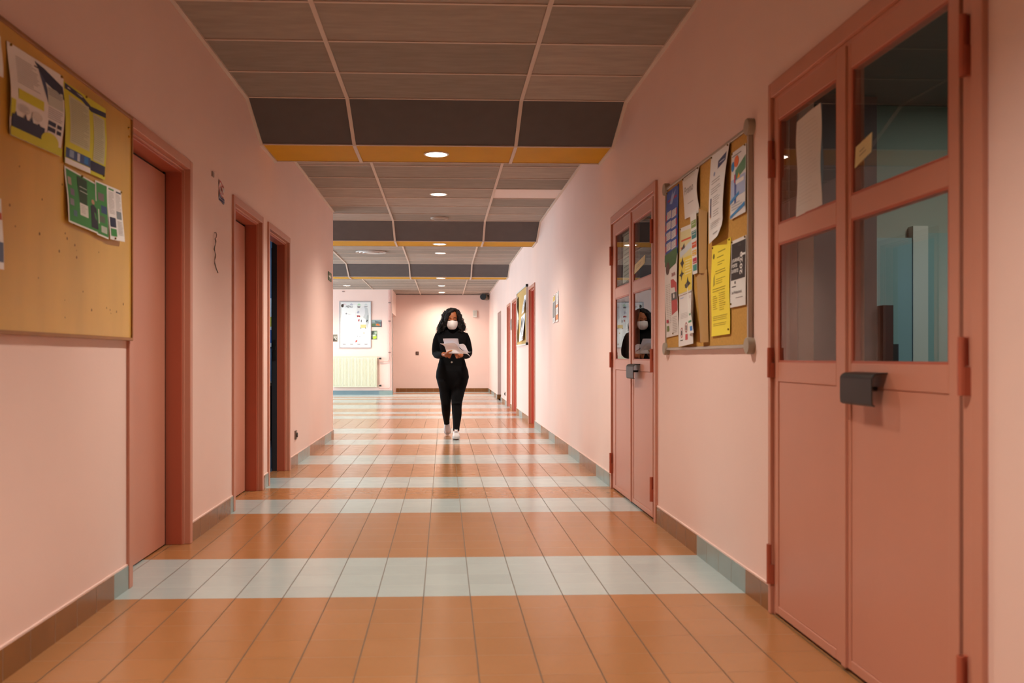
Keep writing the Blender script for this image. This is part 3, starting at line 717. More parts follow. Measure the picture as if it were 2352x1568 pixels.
sheet('poster', 'yellow poster with orange heading and black aircraft on the cork board', 'poster', 'R', PR, [(5.180, 1.735), (4.905, 1.727), (4.905, 1.372), (5.198, 1.362)], '#dfdcd6',
      [('r', .02, .06, .98, .98, '#d8cf9c'), ('l', 0.1, 0.16, 0.9, 0.26, 1, '#d8593a'), ('l', 0.1, 0.27, 0.82, 0.36, 1, '#d8593a'), ('p', [(.0, .36), (.98, .22), (.98, .34), (.1, .44)], '#c8d2d8'),
       ('r', .02, .46, .98, .97, '#e2c94c'), ('p', [(.35, .24), (.1, .34), (.4, .32)], '#3c3c40'),
       ('p', [(.10, .52), (.20, .50), (.26, .44), (.32, .50), (.40, .54), (.32, .57), (.28, .62), (.2, .57)], '#34322e'), ('p', [(.06, .70), (.2, .67), (.24, .61), (.29, .67), (.42, .69), (.29, .72), (.22, .80), (.2, .73)], '#34322e'),
       ('p', [(.48, .87), (.62, .84), (.68, .76), (.75, .83), (.9, .88), (.78, .9), (.66, .93), (.52, .92)], '#34322e'), ('l', .5, .50, .95, .74, 6, '#efe9c4')], off=wave(.004, 1.6, .006), tape=[(.02, .02)])
sheet('notice', 'white sheet with red no-phone symbols at the bottom of the cork board', 'notice', 'R', PR, [(5.198, 1.362), (4.905, 1.372), (4.842, 1.096), (5.143, 1.082)], '#dfdbda',
      [('l', 0.08, 0.04, 0.34, 0.09, 1, '#8ea4cc'), ('l', .65, .06, .95, .12, 2, '#b6b3b3'), ('l', .15, .36, .85, .48, 4, '#bdbaba'), ('o', .24, .74, .09, .10, '#b03a44', .8), ('o', .55, .66, .09, .10, '#b03a44', .8), ('p', [(.2, .70), (.27, .70), (.27, .79), (.2, .79)], '#3a3638'),
       ('p', [(.52, .62), (.58, .62), (.58, .71), (.52, .71)], '#3a3638'), ('r', .50, .79, .66, .90, '#c04a50'), ('l', 0.14, 0.87, 0.34, 0.92, 1, '#3a3638')], off=wave(.006, 1.4, .012), base_off=.007)
sheet('brochure', 'white brochure with green, orange and red tabs near the middle of the cork board', 'brochure', 'R', PR, [(4.942, 1.772), (4.778, 1.768), (4.756, 1.452), (4.889, 1.455)], '#e0dedb',
      [('r', .12, .12, .95, .24, '#7d9a4c'), ('r', .12, .29, .95, .42, '#2c7c80'), ('r', .12, .47, .95, .57, '#d2532e'), ('r', .12, .61, .95, .70, '#e0aa38'), ('r', .16, .74, .95, .83, '#b82a44'), ('r', .16, .85, .95, .95, '#2e8a80')] + [('l', .2, .13 + .165 * k, .9, .21 + .165 * k, 2, '#d6d4ce') for k in range(5)], off=lambda s, t: .006 + .012 * s, base_off=.006)
KR = '#b08a58'
sheet('envelope', 'curled brown kraft envelope hanging from the middle of the cork board', 'envelope', 'R', PR, [(4.755, 1.785), (4.640, 1.745), (4.655, 1.440), (4.745, 1.452)], KR, [], off=lambda s, t: .020 * math.sin(math.pi * min(1, s * .8 + .2)) + .003, nx=12)
sheet('envelope', 'lower curled brown kraft envelope with a drooping flap on the cork board', 'envelope', 'R', PR, [(4.825, 1.435), (4.640, 1.460), (4.610, 1.10), (4.725, 1.098)], KR, [], off=lambda s, t: .022 * math.sin(math.pi * min(1, s * .85 + .12)) * (.5 + .5 * t) + .003, nx=12)
sheet('leaflet', 'white slip with green and blue bars below the kraft envelopes', 'leaflet', 'R', PR, [(4.935, 1.40), (4.895, 1.41), (4.760, 1.150), (4.910, 1.148)], '#e2e2df', [('r', .45, .60, .9, .64, '#2a8c60'), ('r', .15, .74, .9, .78, '#2a8c60'), ('r', .4, .86, .9, .95, '#2f7cc8')], off=lambda s, t: .012 * s + .024, base_off=.006)
sheet('letter', 'long white letter with a navy logo, curling off the top of the cork board', 'letter', 'R', PR, [(4.560, 1.998), (4.262, 2.002), (4.325, 1.585), (4.582, 1.578)], '#dfdbda',
      [('p', [(.48, .12), (.92, .08), (.92, .17), (.48, .21)], '#3a456c'), ('l', 0.55, 0.13, 0.85, 0.18, 1, '#b8c0d4'), ('e', .30, .24, .05, .025, '#8a93b4'), ('l', .15, .30, .75, .36, 2, '#7f7c7e'), ('l', .15, .39, .8, .47, 3, '#8f8c8e'), ('r', .12, .50, .20, .72, '#3c3a5c'), ('p', [(.10, .70), (.18, .55), (.16, .74)], '#d0882c'),
       ('l', .3, .50, .8, .62, 5, '#a3a0a2'), ('l', .35, .66, .75, .74, 3, '#a3a0a2'), ('l', .15, .78, .8, .86, 4, '#a3a0a2'), ('r', .4, .92, .8, .93, '#6f6c70')], off=lambda s, t: .006 + .02 * math.sin(2.6 * t) * (.4 + .6 * s) + .03 * max(0, t - .85) * s * 6, tape=tk, ny=16)
sheet('poster', 'colourful poster with orange and blue discs in the top right of the cork board', 'poster', 'R', PR, [(4.252, 1.948), (4.043, 1.950), (4.038, 1.652), (4.252, 1.648)], '#dcdcde',
      [('l', 0.05, 0.05, 0.75, 0.1, 1, '#6a6670'), ('r', .02, .42, .98, .70, '#a8b8dc'), ('p', [(.3, .3), (.98, .16), (.98, .36), (.3, .46)], '#5a8a6c'), ('e', .12, .22, .11, .075, '#3c86c4'), ('e', .36, .17, .16, .085, '#e0703c'), ('p', [(.26, .36), (.34, .34), (.4, .5), (.4, .78), (.28, .80)], '#4a5a9a'), ('r', .24, .36, .33, .48, '#c2444c'),
       ('p', [(.45, .44), (.55, .36), (.64, .44)], '#e8a040'), ('r', .36, .46, .9, .52, '#e4e2e2'), ('p', [(.0, .72), (.6, .64), (.6, .69), (.0, .78)], '#3c86c4'), ('l', .1, .78, .9, .90, 3, '#9aa0b0'), ('p', [(.0, .95), (.98, .84), (.98, .90), (.0, .99)], '#3c86c4')], off=wave(.004, 1.3, .002), tape=tk)
sheet('flyer', 'bright yellow flyer covered in small print below the white letter', 'flyer', 'R', PR, [(4.566, 1.562), (4.264, 1.572), (4.264, 1.132), (4.560, 1.126)], '#f2dc3c',
      [('e', .12, .12, .05, .03, '#6e6424'), ('l', .35, .08, .78, .12, 1, '#9a8a2a'), ('l', .3, .14, .8, .17, 1, '#8a7c24'), ('l', .35, .20, .72, .25, 2, '#9a8a2a'), ('l', .25, .29, .8, .34, 2, '#8a7c24'), ('l', .3, .38, .8, .45, 3, '#a8962e'), ('p', [(.16, .36), (.22, .32), (.24, .44), (.15, .46)], '#b0a034'), ('l', .12, .48, .85, .53, 2, '#a8962e'),
       ('l', .12, .56, .38, .72, 7, '#b4a232'), ('l', .46, .54, .82, .74, 9, '#b4a232'), ('l', .10, .78, .88, .84, 3, '#a8962e'), ('l', .12, .86, .82, .90, 2, '#a8962e')], off=wave(.006, 2.2, .004), tape=tk + [(.94, .95)])
sheet('poster', 'black and white open day poster dated 2020, right side of the cork board', 'poster', 'R', PR, [(4.254, 1.550), (4.042, 1.553), (4.040, 1.252), (4.258, 1.250)], '#dedcda',
      [('r', .04, .05, .97, .60, '#2c2a2c'), ('w', .08, .28, .015, 'JOURNEE', '#e6e4e2', .02, .52, False), ('w', .08, .36, .015, 'PORTES', '#e6e4e2', .02, .36, False), ('w', .08, .44, .015, 'OUVERTES', '#e6e4e2', .02, .44, False), ('w', .62, .37, .035, '20', '#e6e4e2', .02, .22, True), ('w', .62, .54, .035, '20', '#e6e4e2', .02, .22, True), ('r', .70, .24, .96, .27, '#e6e4e2'),
       ('l', .5, .08, .7, .12, 2, '#6a686a'), ('l', 0.12, 0.68, 0.52, 0.73, 1, '#3a383a'), ('w', .12, .76, .014, 'Les Professionnels', '#3a383a', .01, .66, False), ('r', .3, .62, .38, .66, '#3a383a'), ('l', .4, .86, .9, .89, 1, '#6a686a')], off=wave(.003, 1.3, .002), tape=[(.06, .02), (.94, .02), (.08, .95)])

# far cork board with its papers
t = empty('notice_board', (R, 15.8, 1.22), 'distant cork notice board with white frame beside the far red door', 'notice board')
b = MB(); b.box(R, R - .014, 14.86, 16.84, 1.225, 2.155, mat('#c8a468', .8, .2, var=.08, scale=60)); b.build('cork_panel', t)
b = MB()
for (ya, yb, za, zb) in ((14.84, 14.87, 1.215, 2.165), (16.83, 16.86, 1.215, 2.165), (14.87, 16.83, 2.14, 2.165), (14.87, 16.83, 1.215, 1.24)): b.box(R, R - .03, ya, yb, za, zb, mat('#d5cfcc', .4))
b.build('board_frame', t)
for z in (1.235, 2.15):
    b = MB(); b.box(R - .002, R - .036, 14.83, 14.88, z - .02, z + .02, DARK); b.build('corner_cap', t)
sheet('notice', 'white notice with dark blocks, upper right on the distant cork board', 'notice', 'R', R - .015, [(15.40, 2.02), (15.0, 2.02), (15.0, 1.74), (15.42, 1.72)], PAPER, [('r', .35, .2, .55, .5, '#3c3a40'), ('r', .7, .3, .9, .6, '#4a484c'), ('l', .1, .6, .9, .9, 4, '#9c9a9a')], off=wave(.02, 1.2, .02))
sheet('poster', 'black and white poster, lower right on the distant cork board', 'poster', 'R', R - .015, [(15.95, 1.70), (15.20, 1.74), (15.20, 1.30), (15.95, 1.28)], PAPER, [('p', [(.1, .1), (.35, .05), (.3, .6), (.12, .9)], '#3a383c'), ('p', [(.5, .2), (.7, .15), (.6, .5), (.5, .8)], '#55535a'), ('r', .75, .85, .95, .97, '#7a5648'), ('l', .4, .6, .9, .8, 4, '#8c8a8c')], off=wave(.02, 1.2, .02))
sheet('poster', 'curling white sheet at the left end of the distant cork board', 'poster', 'R', R - .015, [(16.80, 2.08), (16.55, 2.08), (16.55, 1.30), (16.80, 1.28)], PAPER, [('p', [(.5, 0), (.95, .0), (.95, .3), (.5, .35)], '#3a383c'), ('p', [(.5, .5), (.95, .52), (.95, .7), (.5, .7)], '#5c6470')], off=lambda s, t: .018 * s * (1 + math.sin(9 * t)) * .7)
# two posters on the bare right wall
sheet('poster', 'narrow yellow and grey poster on the bare right wall, farther of the pair', 'poster', 'R', R, [(11.43, 1.760), (11.18, 1.775), (11.18, 1.440), (11.43, 1.430)], PAPER, [('r', .1, .04, .9, .22, '#dcb73a'), ('r', .1, .25, .9, .82, '#8a8784'), ('p', [(.3, .3), (.6, .28), (.7, .8), (.4, .8)], '#5f6068'), ('l', .1, .86, .9, .96, 3, '#a8a6a4')], off=wave(.004, 2, .004), tape=[(.5, .02)])
sheet('poster', 'white and orange poster on the bare right wall, nearer of the pair', 'poster', 'R', R, [(11.12, 1.775), (10.86, 1.785), (10.86, 1.440), (11.12, 1.430)], PAPER, [('l', .15, .05, .85, .38, 8, '#b0aeac'), ('r', .1, .42, .9, .52, '#e08a44'), ('l', .15, .55, .85, .72, 5, '#b0aeac'), ('r', .1, .76, .9, .93, '#e08a44')], off=wave(.004, 2, .004), tape=[(.5, .02)])
# grey plaque between far doors
t = empty('wall_plaque', (R, 18.55, 1.66), 'small round-topped grey plaque between the two farthest red door frames', 'plaque')
b = MB(); b.disc_lathe((R, 18.52, 1.66), (-1, 0, 0), [(.11, 0), (.115, .012), (.08, .018), (.001, .02)], mat('#9c9694', .5), 24); b.build('plaque', t, smooth='auto')

# papers on the door glass
GX = R + .010
sheet('paper_sheet', 'blank white paper taped inside the upper left pane of the nearest double door', 'paper', 'R', R + .0015, [(3.503, 1.905), (3.277, 1.918), (3.272, 1.560), (3.503, 1.550)], '#d6d0cc', [('l', .1, .08, .9, .92, 22, '#cdc7c3')], off=lambda s, t: .003 * math.sin(8 * t + 3 * s), base_off=.0015)
sheet('paper_label', 'small pale yellow label stuck in the upper right pane of the nearest double door', 'label', 'R', R + .002, [(2.998, 1.700), (2.882, 1.722), (2.886, 1.662), (3.005, 1.634)], '#d8cf9c', [('l', 0.28, 0.35, 0.7, 0.75, 2, '#8d8560')], off=lambda s, t: .0, base_off=.0005)
sheet('paper_sheet', 'dim white typed sheet inside the upper left pane of the second double door', 'paper', 'R', R + .028, [(7.09, 1.93), (6.80, 1.93), (6.80, 1.60), (7.12, 1.58)], '#b9b9b2', [('l', .1, .1, .9, .92, 9, '#8d8d88')], base_off=-.002)
sheet('paper_label', 'small pale yellow label stuck in the upper right pane of the second double door', 'label', 'R', R + .002, [(6.53, 1.665), (6.19, 1.700), (6.20, 1.645), (6.55, 1.600)], '#d8cf9c', [('l', 0.2, 0.3, 0.7, 0.7, 2, '#8d8560')], base_off=.0005)
# notice on door_2's leaf
sheet('notice', 'tall white notice taped to the leaf of the second door on the left', 'notice', 'L', L - .112, [(6.74, 1.63), (6.965, 1.63), (6.965, 1.39), (6.74, 1.39)], '#dcd2ce', [('l', .1, .1, .9, .9, 14, '#a89c98')], off=wave(.002, 2, .002))

# left wall fittings
sheet('safety_sign', 'red, white and blue safety sign on the wall between the first two doors', 'sign', 'L', L, [(5.975, 2.135), (6.115, 2.125), (6.110, 1.995), (5.980, 2.010)], '#d8d2d0', [('r', .04, .03, .96, .09, '#b0383a'), ('r', .04, .09, .18, .70, '#b0383a'), ('r', .42, .12, .60, .60, '#b0383a'), ('r', .70, .10, .96, .20, '#b0383a'), ('r', .70, .45, .96, .56, '#b0383a'), ('r', .04, .64, .96, .70, '#b0383a'), ('r', .0, .72, 1, .84, '#4a5580'), ('r', .0, .87, 1, 1, '#3e4a78')],
      off=lambda s, t: .004 * math.sin(11 * t + 5 * s))
t = empty('hanging_cord', (L, 5.86, 1.55), 'dark frayed cord hanging from a hook on the left wall below the sign', 'cord')
b = MB(); b.tube([(L + .004, 5.855, 1.785), (L + .012, 5.862, 1.788), (L + .016, 5.866, 1.775), (L + .014, 5.864, 1.758), (L + .008, 5.86, 1.75)], .0025, mat('#6e4a40', .5), 8); b.build('hook', t, smooth='auto')
b = MB()
pts = [(L + .008 + .004 * math.sin(k * 1.3), 5.858 + .006 * math.sin(k * .9), 1.75 - k * .0165) for k in range(11)]
b.tube(pts, [.0026 + .0012 * math.sin(k * 2.1) for k in range(11)], mat('#4a4034', .8, var=.5, scale=60), 7)
b.tube([pts[9], (L + .010, 5.885, 1.565), (L + .014, 5.91, 1.545)], .003, mat('#4a4034', .8, var=.5, scale=60), 7)
b.build('cord_strand', t, smooth='auto')
t = empty('wall_clip', (L, 5.83, 2.13), 'tiny grey metal clip high on the left wall beside the sign', 'clip')
b = MB(); b.box(L, L + .008, 5.80, 5.845, 2.12, 2.15, mat('#9a8078', .5)); b.build('plate', t, bevel=.002)
def socket(nm, x, s, y, z, label):
    t = empty(nm, (x, y, z), label, 'socket')
    b = MB(); b.box(x, x + s * .012, y - .042, y + .042, z - .042, z + .042, mat('#6b564a', .4)); b.build('plate', t, bevel=.003)
    b = MB(); b.disc_lathe((x + s * .012, y, z), (s, 0, 0), [(.024, 0), (.022, .012), (.001, .014)], mat('#40332c', .4), 16); b.build('outlet', t, smooth='auto')
socket('wall_socket', L, 1, 9.04, .29, 'brown wall socket low on the left wall past the open door')
socket('wall_socket', R, -1, 20.35, .235, 'dark wall socket low on the right wall before the doorway')
sheet('exit_sign', 'small green exit sign with a white arrow near the end of the left wall', 'sign', 'L', L, [(11.56, 2.065), (11.88, 2.062), (11.88, 1.958), (11.56, 1.962)], '#66775c', [('r', .1, .40, .55, .62, '#e6ebe2'), ('p', [(.5, .18), (.85, .5), (.5, .82)], '#e6ebe2')], thick=.006, base_off=.008)
t = empty('exit_sign', (R, 3.4, 2.33), 'dark sign box above the nearest double door, cut by the top edge', 'sign')
b = MB(); b.box(R, R - .03, 3.13, 3.42, 2.335, 2.47, mat('#4d5243', .5)); b.build('sign_case', t, bevel=.003)
b = MB(); b.box(R - .03, R - .0305, 3.15, 3.40, 2.35, 2.455, mat('#6a7a5e', .5)); b.build('sign_face', t)

# ------------------------------------------------------------------ lobby back wall: radiator, menu board, photographs, pipes
def B(px, py, d=0.0): return wy(px, py, YR - d)
rad = empty('radiator', (-2.48, YR - .06, .2), 'cream ribbed panel radiator under the menu board', 'radiator')
CREAM = mat('#d6d3bc', .35, .5)
x0, x1, z0, z1 = -3.01, -1.808, 0.213, 1.026
b = MB(); n = 31; ring = []
for yoff in (0,):
    front = []
    for i in range(n * 4 + 1):
        u = i / 4.0; f = u - math.floor(u)
        dep = .075 + (.010 if .25 <= f < .75 else 0.0)
        front.append((x0 + (x1 - x0) * i / (n * 4), YR - .03 - dep))
    rows = [z0, z0 + .02, z0 + .05, z1 - .05, z1 - .02, z1]
    rs = []
    for k, z in enumerate(rows):
        fl = 1.0 if 1 < k < 4 else 0.0
        rs.append([(p[0], YR - .105 + (p[1] - (YR - .105)) * fl, z) for p in front])
    b.rings(rs, CREAM, caps=False, closed=False)
b.box(x0, x1, YR - .1045, YR - .035, z0, z1, CREAM)
b.build('radiator_panel', rad, recalc=False)
b = MB(); b.box(x0 - .004, x1 + .004, YR - .112, YR - .033, z1, z1 + .012, CREAM); b.build('top_grille', rad)
for z in (.985, .25):
    b = MB(); b.tube([(x1, YR - .07, z), (x1 + .06, YR - .07, z)], .012, mat('#b8a89c', .3, metal=.6), 10); b.tube([(x1 + .055, YR - .07, z), (x1 + .115, YR - .07, z)], [.02, .026], DARK, 12); b.build('valve', rad, smooth='auto')
PINKP = mat('#e3b2aa', .45)
t = empty('heating_pipe', (-1.55, YR - .03, .15), 'pair of thin pink heating pipes rising in the corner beside the radiator', 'pipe')
b = MB(); b.tube([(-1.745, YR - .07, .955), (-1.72, YR - .05, .905), (-1.57, YR - .035, .905), (-1.515, YR - .035, .915), (-1.495, YR - .035, .955), (-1.495, YR - .035, 2.85)], .011, PINKP, 10); b.build('supply_pipe', t, smooth='auto')
b = MB(); b.tube([(-1.765, YR - .03, .175), (-1.53, YR - .03, .175), (-1.477, YR - .03, .185), (-1.457, YR - .03, .23), (-1.457, YR - .03, 2.85)], .011, PINKP, 10); b.build('return_pipe', t, smooth='auto')
for z in (1.15, 2.0, 2.5): bx('pipe_clip', (-1.51, -1.44, YR - .047, YR - .001, z - .012, z + .012), mat('#8d6f68', .5), t)

mb = empty('menu_board', (-2.48, YR, 1.3), 'white framed menu board with grey and pastel drawings above the radiator', 'menu board')
MX0, MX1, MZ0, MZ1 = -2.841, -1.97, 1.269, 2.537
b = MB(); b.box(MX0 + .02, MX1 - .02, YR - .012, YR, MZ0 + .02, MZ1 - .02, mat('#e4e2e2', .3)); b.build('board_panel', mb)
b = MB(); AL = mat('#b5afb2', .35, metal=.2)
for (xa, xb, za, zb) in ((MX0, MX0 + .025, MZ0, MZ1), (MX1 - .025, MX1, MZ0, MZ1), (MX0 + .025, MX1 - .025, MZ1 - .025, MZ1), (MX0 + .025, MX1 - .025, MZ0, MZ0 + .03)): b.box(xa, xb, YR - .03, YR, za, zb, AL)
b.build('board_frame', mb, bevel=.004)
sx = lambda px: (px - 103) / (988 - 103); sy = lambda py: (py - 140) / (1440 - 140)
def Q(*pts): return [(sx(a), sy(c)) for a, c in pts]
CUP = '#a7a2a4'
dec = [('r', sx(130), sy(180), sx(975), sy(1420), '#e3e1e0'), ('r', sx(165), sy(215), sx(590), sy(1290), '#efefef')]
for x_, c_ in ((240, '#e6cdd0'), (435, '#b6b2c4'), (655, '#b4d0b4'), (860, '#cdd2d4')):
    dec.append(('p', Q((x_ - 55, 215 if x_ < 600 else 235), (x_ - 30, 190), (x_, 172), (x_ + 30, 190), (x_ + 58, 215 if x_ < 600 else 235)), c_))
for x_, c_ in ((225, '#e6cdd0'), (440, '#c3c0d2'), (650, '#cddcc4'), (860, '#dfe0df')):
    dec.append(('p', Q((x_ - 65, 1325), (x_ - 60, 1297), (x_ + 60, 1297), (x_ + 65, 1325)), c_)); dec.append(('p', Q((x_ - 50, 1342), (x_ + 50, 1342), (x_ + 38, 1385), (x_ - 38, 1385)), CUP))
dec += [('p', Q((600, 255), (700, 255), (685, 300), (618, 300)), '#7c7678'), ('p', Q((805, 255), (905, 255), (900, 275), (812, 272)), '#77727a'),
        ('p', Q((590, 460), (600, 415), (640, 390), (665, 395), (665, 460)), '#b3b0c0'),
        # a plain pale sail-like shape in place of the drawn figures
        ('p', Q((665, 420), (690, 330), (740, 280), (820, 262), (900, 300), (938, 480), (940, 760), (900, 900), (860, 820), (850, 640), (780, 580), (700, 540)), '#c0c2c4'),
        ('p', Q((665, 420), (690, 330), (740, 280), (800, 275), (830, 330), (830, 470), (780, 580), (700, 540)), '#dcdadd'),
        ('p', Q((880, 560), (905, 500), (940, 520), (938, 760), (870, 700)), '#a4a9ab'),
        ('p', Q((590, 520), (685, 525), (690, 575), (640, 560), (605, 575)), '#a3272c'), ('p', Q((640, 640), (675, 630), (665, 700), (632, 690)), '#a3272c'),
        ('r', sx(700), sy(790), sx(860), sy(890), '#dfbf82'), ('p', Q((690, 870), (730, 905), (695, 905)), '#3a3638'), ('p', Q((830, 890), (860, 870), (858, 912)), '#3a3638'),
        ('r', sx(712), sy(650), sx(735), sy(720), '#5a585c'), ('p', Q((865, 720), (880, 655), (918, 655), (885, 722)), '#2e2c30'),
        ('p', Q((545, 1310), (560, 1250), (610, 1235), (600, 1290)), '#b8483e'), ('p', Q((610, 1110), (630, 1120), (622, 1160)), '#6a686a'), ('p', Q((668, 1120), (690, 1130), (680, 1170)), '#8a888a'),
        ('p', Q((700, 930), (860, 930), (850, 1100), (830, 1320), (800, 1320), (790, 1120), (770, 1320), (745, 1320), (735, 1100)), '#f2f2f2'),
        ('e', sx(800), sy(1035), .022, .016, '#b9a46c'), ('r', sx(850), sy(1080), sx(950), sy(1150), '#d3d3d2'),
        ('e', sx(172), sy(242), .042, .038, '#3c2a20'), ('p', Q((185, 195), (215, 185), (200, 230)), '#3c2a20')]
sheet('printed_face', None, None, 'B', YR - .0125, [(MX0 + .026, MZ1 - .026), (MX1 - .026, MZ1 - .026), (MX1 - .026, MZ0 + .031), (MX0 + .026, MZ0 + .031)], '#e6e4e3',
      dec + [('w', sx(275), sy(232), .062, 'MENU', '#4e4b4e', .0, .22, False)], parent=mb, nx=1, ny=1, base_off=.002)
sheet('menu_sheet', 'white printed menu page in a clear holder on the menu board', 'menu', 'B', YR - .017, [(-2.715, 2.256), (-2.396, 2.256), (-2.396, 1.808), (-2.715, 1.808)], '#ecebeb',
      [('e', .22, .12, .07, .045, '#8c898c'), ('w', .36, .13, .025, 'MENU', '#b4b1b4', .0, .3, False), ('l', .2, .44, .8, .48, 1, '#c6c4c4'), ('l', .35, .56, .66, .66, 3, '#c6c4c4')], base_off=.004, nx=2, ny=2)
def photo(label, px0, py0, px1, py1, base, items):
    a = B(px0, py0); c = B(px1, py1)
    sheet('photo_print', label, 'photo', 'B', YR, [(a.x, a.z), (c.x, a.z), (c.x, c.z), (a.x, c.z)], base, items, base_off=.004, nx=2, ny=2)
photo('landscape photo with an orange fish-like patch, right of the menu board', 853.5, 734.2, 877, 750.7, '#7f8d8d', [('r', 0, .0, 1, .35, '#8f9ea2'), ('p', [(.3, .1), (.9, .3), (.9, .6), (.4, .5)], '#5f7074'), ('p', [(0, .55), (.4, .5), (.4, .95), (0, .95)], '#5e6e50'), ('p', [(.45, .6), (.6, .5), (.85, .75), (.7, .85), (.45, .75)], '#d8702e'), ('r', 0, .88, 1, 1, '#46514e'), ('r', .9, .2, 1, 1, '#5a4654')])
photo('small photo with a lime green bag shape, lower right of the menu board', 853, 759, 866.5, 779.5, '#70806e', [('p', [(.0, .1), (.5, .05), (.3, .4), (0, .5)], '#3c463e'), ('p', [(.5, .2), (.9, .1), (.95, .35), (.6, .4)], '#a8b8a4'), ('p', [(.2, .7), (.85, .58), (.9, .85), (.35, .97)], '#b8d23c'), ('p', [(.25, .5), (.7, .42), (.75, .58), (.25, .66)], '#cdd8c4'), ('p', [(0, .6), (.15, .6), (.2, 1), (0, 1)], '#2c322c')])
photo('small brown photo at the left of the menu board', 758, 768, 775, 784.5, '#7c7062', [('r', .5, .2, .95, .5, '#a89e92'), ('r', .1, .6, .9, .9, '#4f4338'), ('p', [(.55, .3), (.9, .7), (.8, .8)], '#d8d2c8')])
# little ceiling-edge hooks
b = MB(); b.box(-2.76, -2.70, YR - .02, YR, 2.79, 2.81, mat('#8d6f68', .5)); o = b.build('wall_hook'); tag(o, 'tiny hook under the ceiling edge above the menu board', 'hook')

# end wall fittings
sw = empty('light_switch', (-.81, YE, 1.16), 'small dark light switch on the pink end wall, left of the person', 'switch')
b = MB(); b.box(-.83, -.74, YE - .012, YE, 1.09, 1.187, mat('#4a2e26', .4)); b.build('plate', sw, bevel=.003)
b = MB(); b.box(-.807, -.763, YE - .02, YE - .012, 1.117, 1.16, mat('#7a5a4c', .4)); b.build('rocker', sw, bevel=.002)
al = empty('alarm_box', (.95, YE, 2.36), 'white rectangular box on the pink end wall above the right shoulder', 'alarm')
b = MB(); b.box(.855, .97, YE - .07, YE, 2.195, 2.40, mat('#d8d2cc', .4)); b.build('case', al, bevel=.006)
b = MB(); b.box(.87, .95, YE - .074, YE - .07, 2.24, 2.385, mat('#c2bcb4', .5)); b.build('grille', al)
cm = empty('security_camera', (1.24, YE - .1, 2.84), 'black cylindrical security camera under the ceiling at the far right corner', 'camera')
b = MB(); b.tube([(1.14, YE - .62, 2.815), (1.17, YE - .58, 2.815), (1.26, YE - .25, 2.82)], [.085, .09, .085], mat('#8a7a66', .4), 20); b.v = [(p[0], p[1], p[2] - .055) for p in b.v]; b.build('housing', cm, smooth='auto')
b = MB(); b.tube([(1.125, YE - .66, 2.815), (1.14, YE - .615, 2.815)], [.09, .088], DARK, 20); b.v = [(p[0], p[1], p[2] - .055) for p in b.v]; b.build('lens', cm, smooth='auto')
b = MB(); b.tube([(1.25, YE - .28, 2.77), (1.30, YE - .2, 2.79)], .03, DARK, 12); b.box(1.29, 1.319, YE - .26, YE - .12, 2.74, 2.84, DARK); b.build('bracket', cm)

# ------------------------------------------------------------------ the walking person
Y0 = 12.13
SPX = 12.14 / F
def T(px, py, yl): return wy(px, py, Y0 + yl)
root = empty('person', (T(1038.5, 900, 0).x, Y0, 0), 'person in black turtleneck and black trousers, white face mask, walking while reading papers', 'person')
SKIN = mat('#a8643f', .5, .4, var=.03, scale=30)
CLOTH = mat('#0a0a0c', .9, .12, var=.15, scale=60, bump=.15, bscale=400)
TROUS = mat('#0a0a0d', .86, .14, var=.12, scale=40, bump=.1, bscale=300)
HAIRM = mat('#0b0706', .55, .3, var=.3, scale=80)
def ering(c, a, bb, tilt=0.0, n=28, p=2.3):
    r = []
    for j in range(n):
        t = 2 * math.pi * j / n; ct, st = math.cos(t), math.sin(t)
        x = a * math.copysign(abs(ct) ** (2 / p), ct); y = bb * math.copysign(abs(st) ** (2 / p), st)
        r.append(Vector((c.x + x, c.y + y, c.z + y * tilt)))
    return r
def voxel(name, mb, m, size, smooth=4, parent=root):
    o = mb.build(name, None, smooth=True)
    md = o.modifiers.new('r', 'REMESH'); md.mode = 'VOXEL'; md.voxel_size = size
    ms = o.modifiers.new('s', 'SMOOTH'); ms.factor = .5; ms.iterations = smooth
    bpy.context.view_layer.update()
    me = bpy.data.meshes.new_from_object(o.evaluated_get(bpy.context.evaluated_depsgraph_get()))
    bpy.data.objects.remove(o)
    me.materials.clear(); me.materials.append(m); me.name = name
    for p in me.polygons: p.use_smooth = True; p.material_index = 0
    me.transform(Matrix.Translation(-Vector(parent.location)))
    o = bpy.data.objects.new(name, me); COL.objects.link(o); o.parent = parent
    return o
TORSO = [(893, 1039.0, 24, .06, .02), (884, 1039.2, 28.5, .088, .02), (876, 1039.2, 34.2, .104, .02), (866, 1039.2, 37.2, .118, .02), (852, 1038.8, 35.6, .125, .015), (840, 1038.4, 32, .115, .01), (828, 1038.3, 28.4, .105, .0), (816, 1038.2, 26.5, .102, .0),
         (802, 1038, 27.5, .112, -.005), (788, 1038, 29.5, .122, -.012), (777, 1038, 33, .115, -.008), (769, 1037.6, 35, .095, 0), (763.5, 1037.3, 31, .078, .005), (760, 1037, 24, .068, .008), (757, 1037.2, 15, .060, .008), (754, 1037.5, 11, .056, .006), (746, 1038, 10.3, .055, .0), (738, 1038, 10, .052, -.005)]
def torso(mb, grow, rows, m):
    mb.rings([ering(T(cx_, py, yc), hw * SPX + grow, bd + grow) for py, cx_, hw, bd, yc in rows], m)
def limb(mb, pts, grow, m, seg=20):
    mb.tube([T(a, c, d) for a, c, d, r in pts], [r + grow for a, c, d, r in pts], m, seg)
ARM_V = [(1015, 769, .0, .042), (1008, 771.5, .005, .050), (1004.4, 781, .012, .050), (1002.2, 792, .02, .047), (1000.6, 804, .025, .044), (1001.0, 811, .018, .043), (1003, 814.5, -.02, .042), (1007, 815.5, -.09, .040), (1013, 814.5, -.18, .034), (1018.5, 813.5, -.25, .0275), (1021.5, 813.5, -.275, .026)]
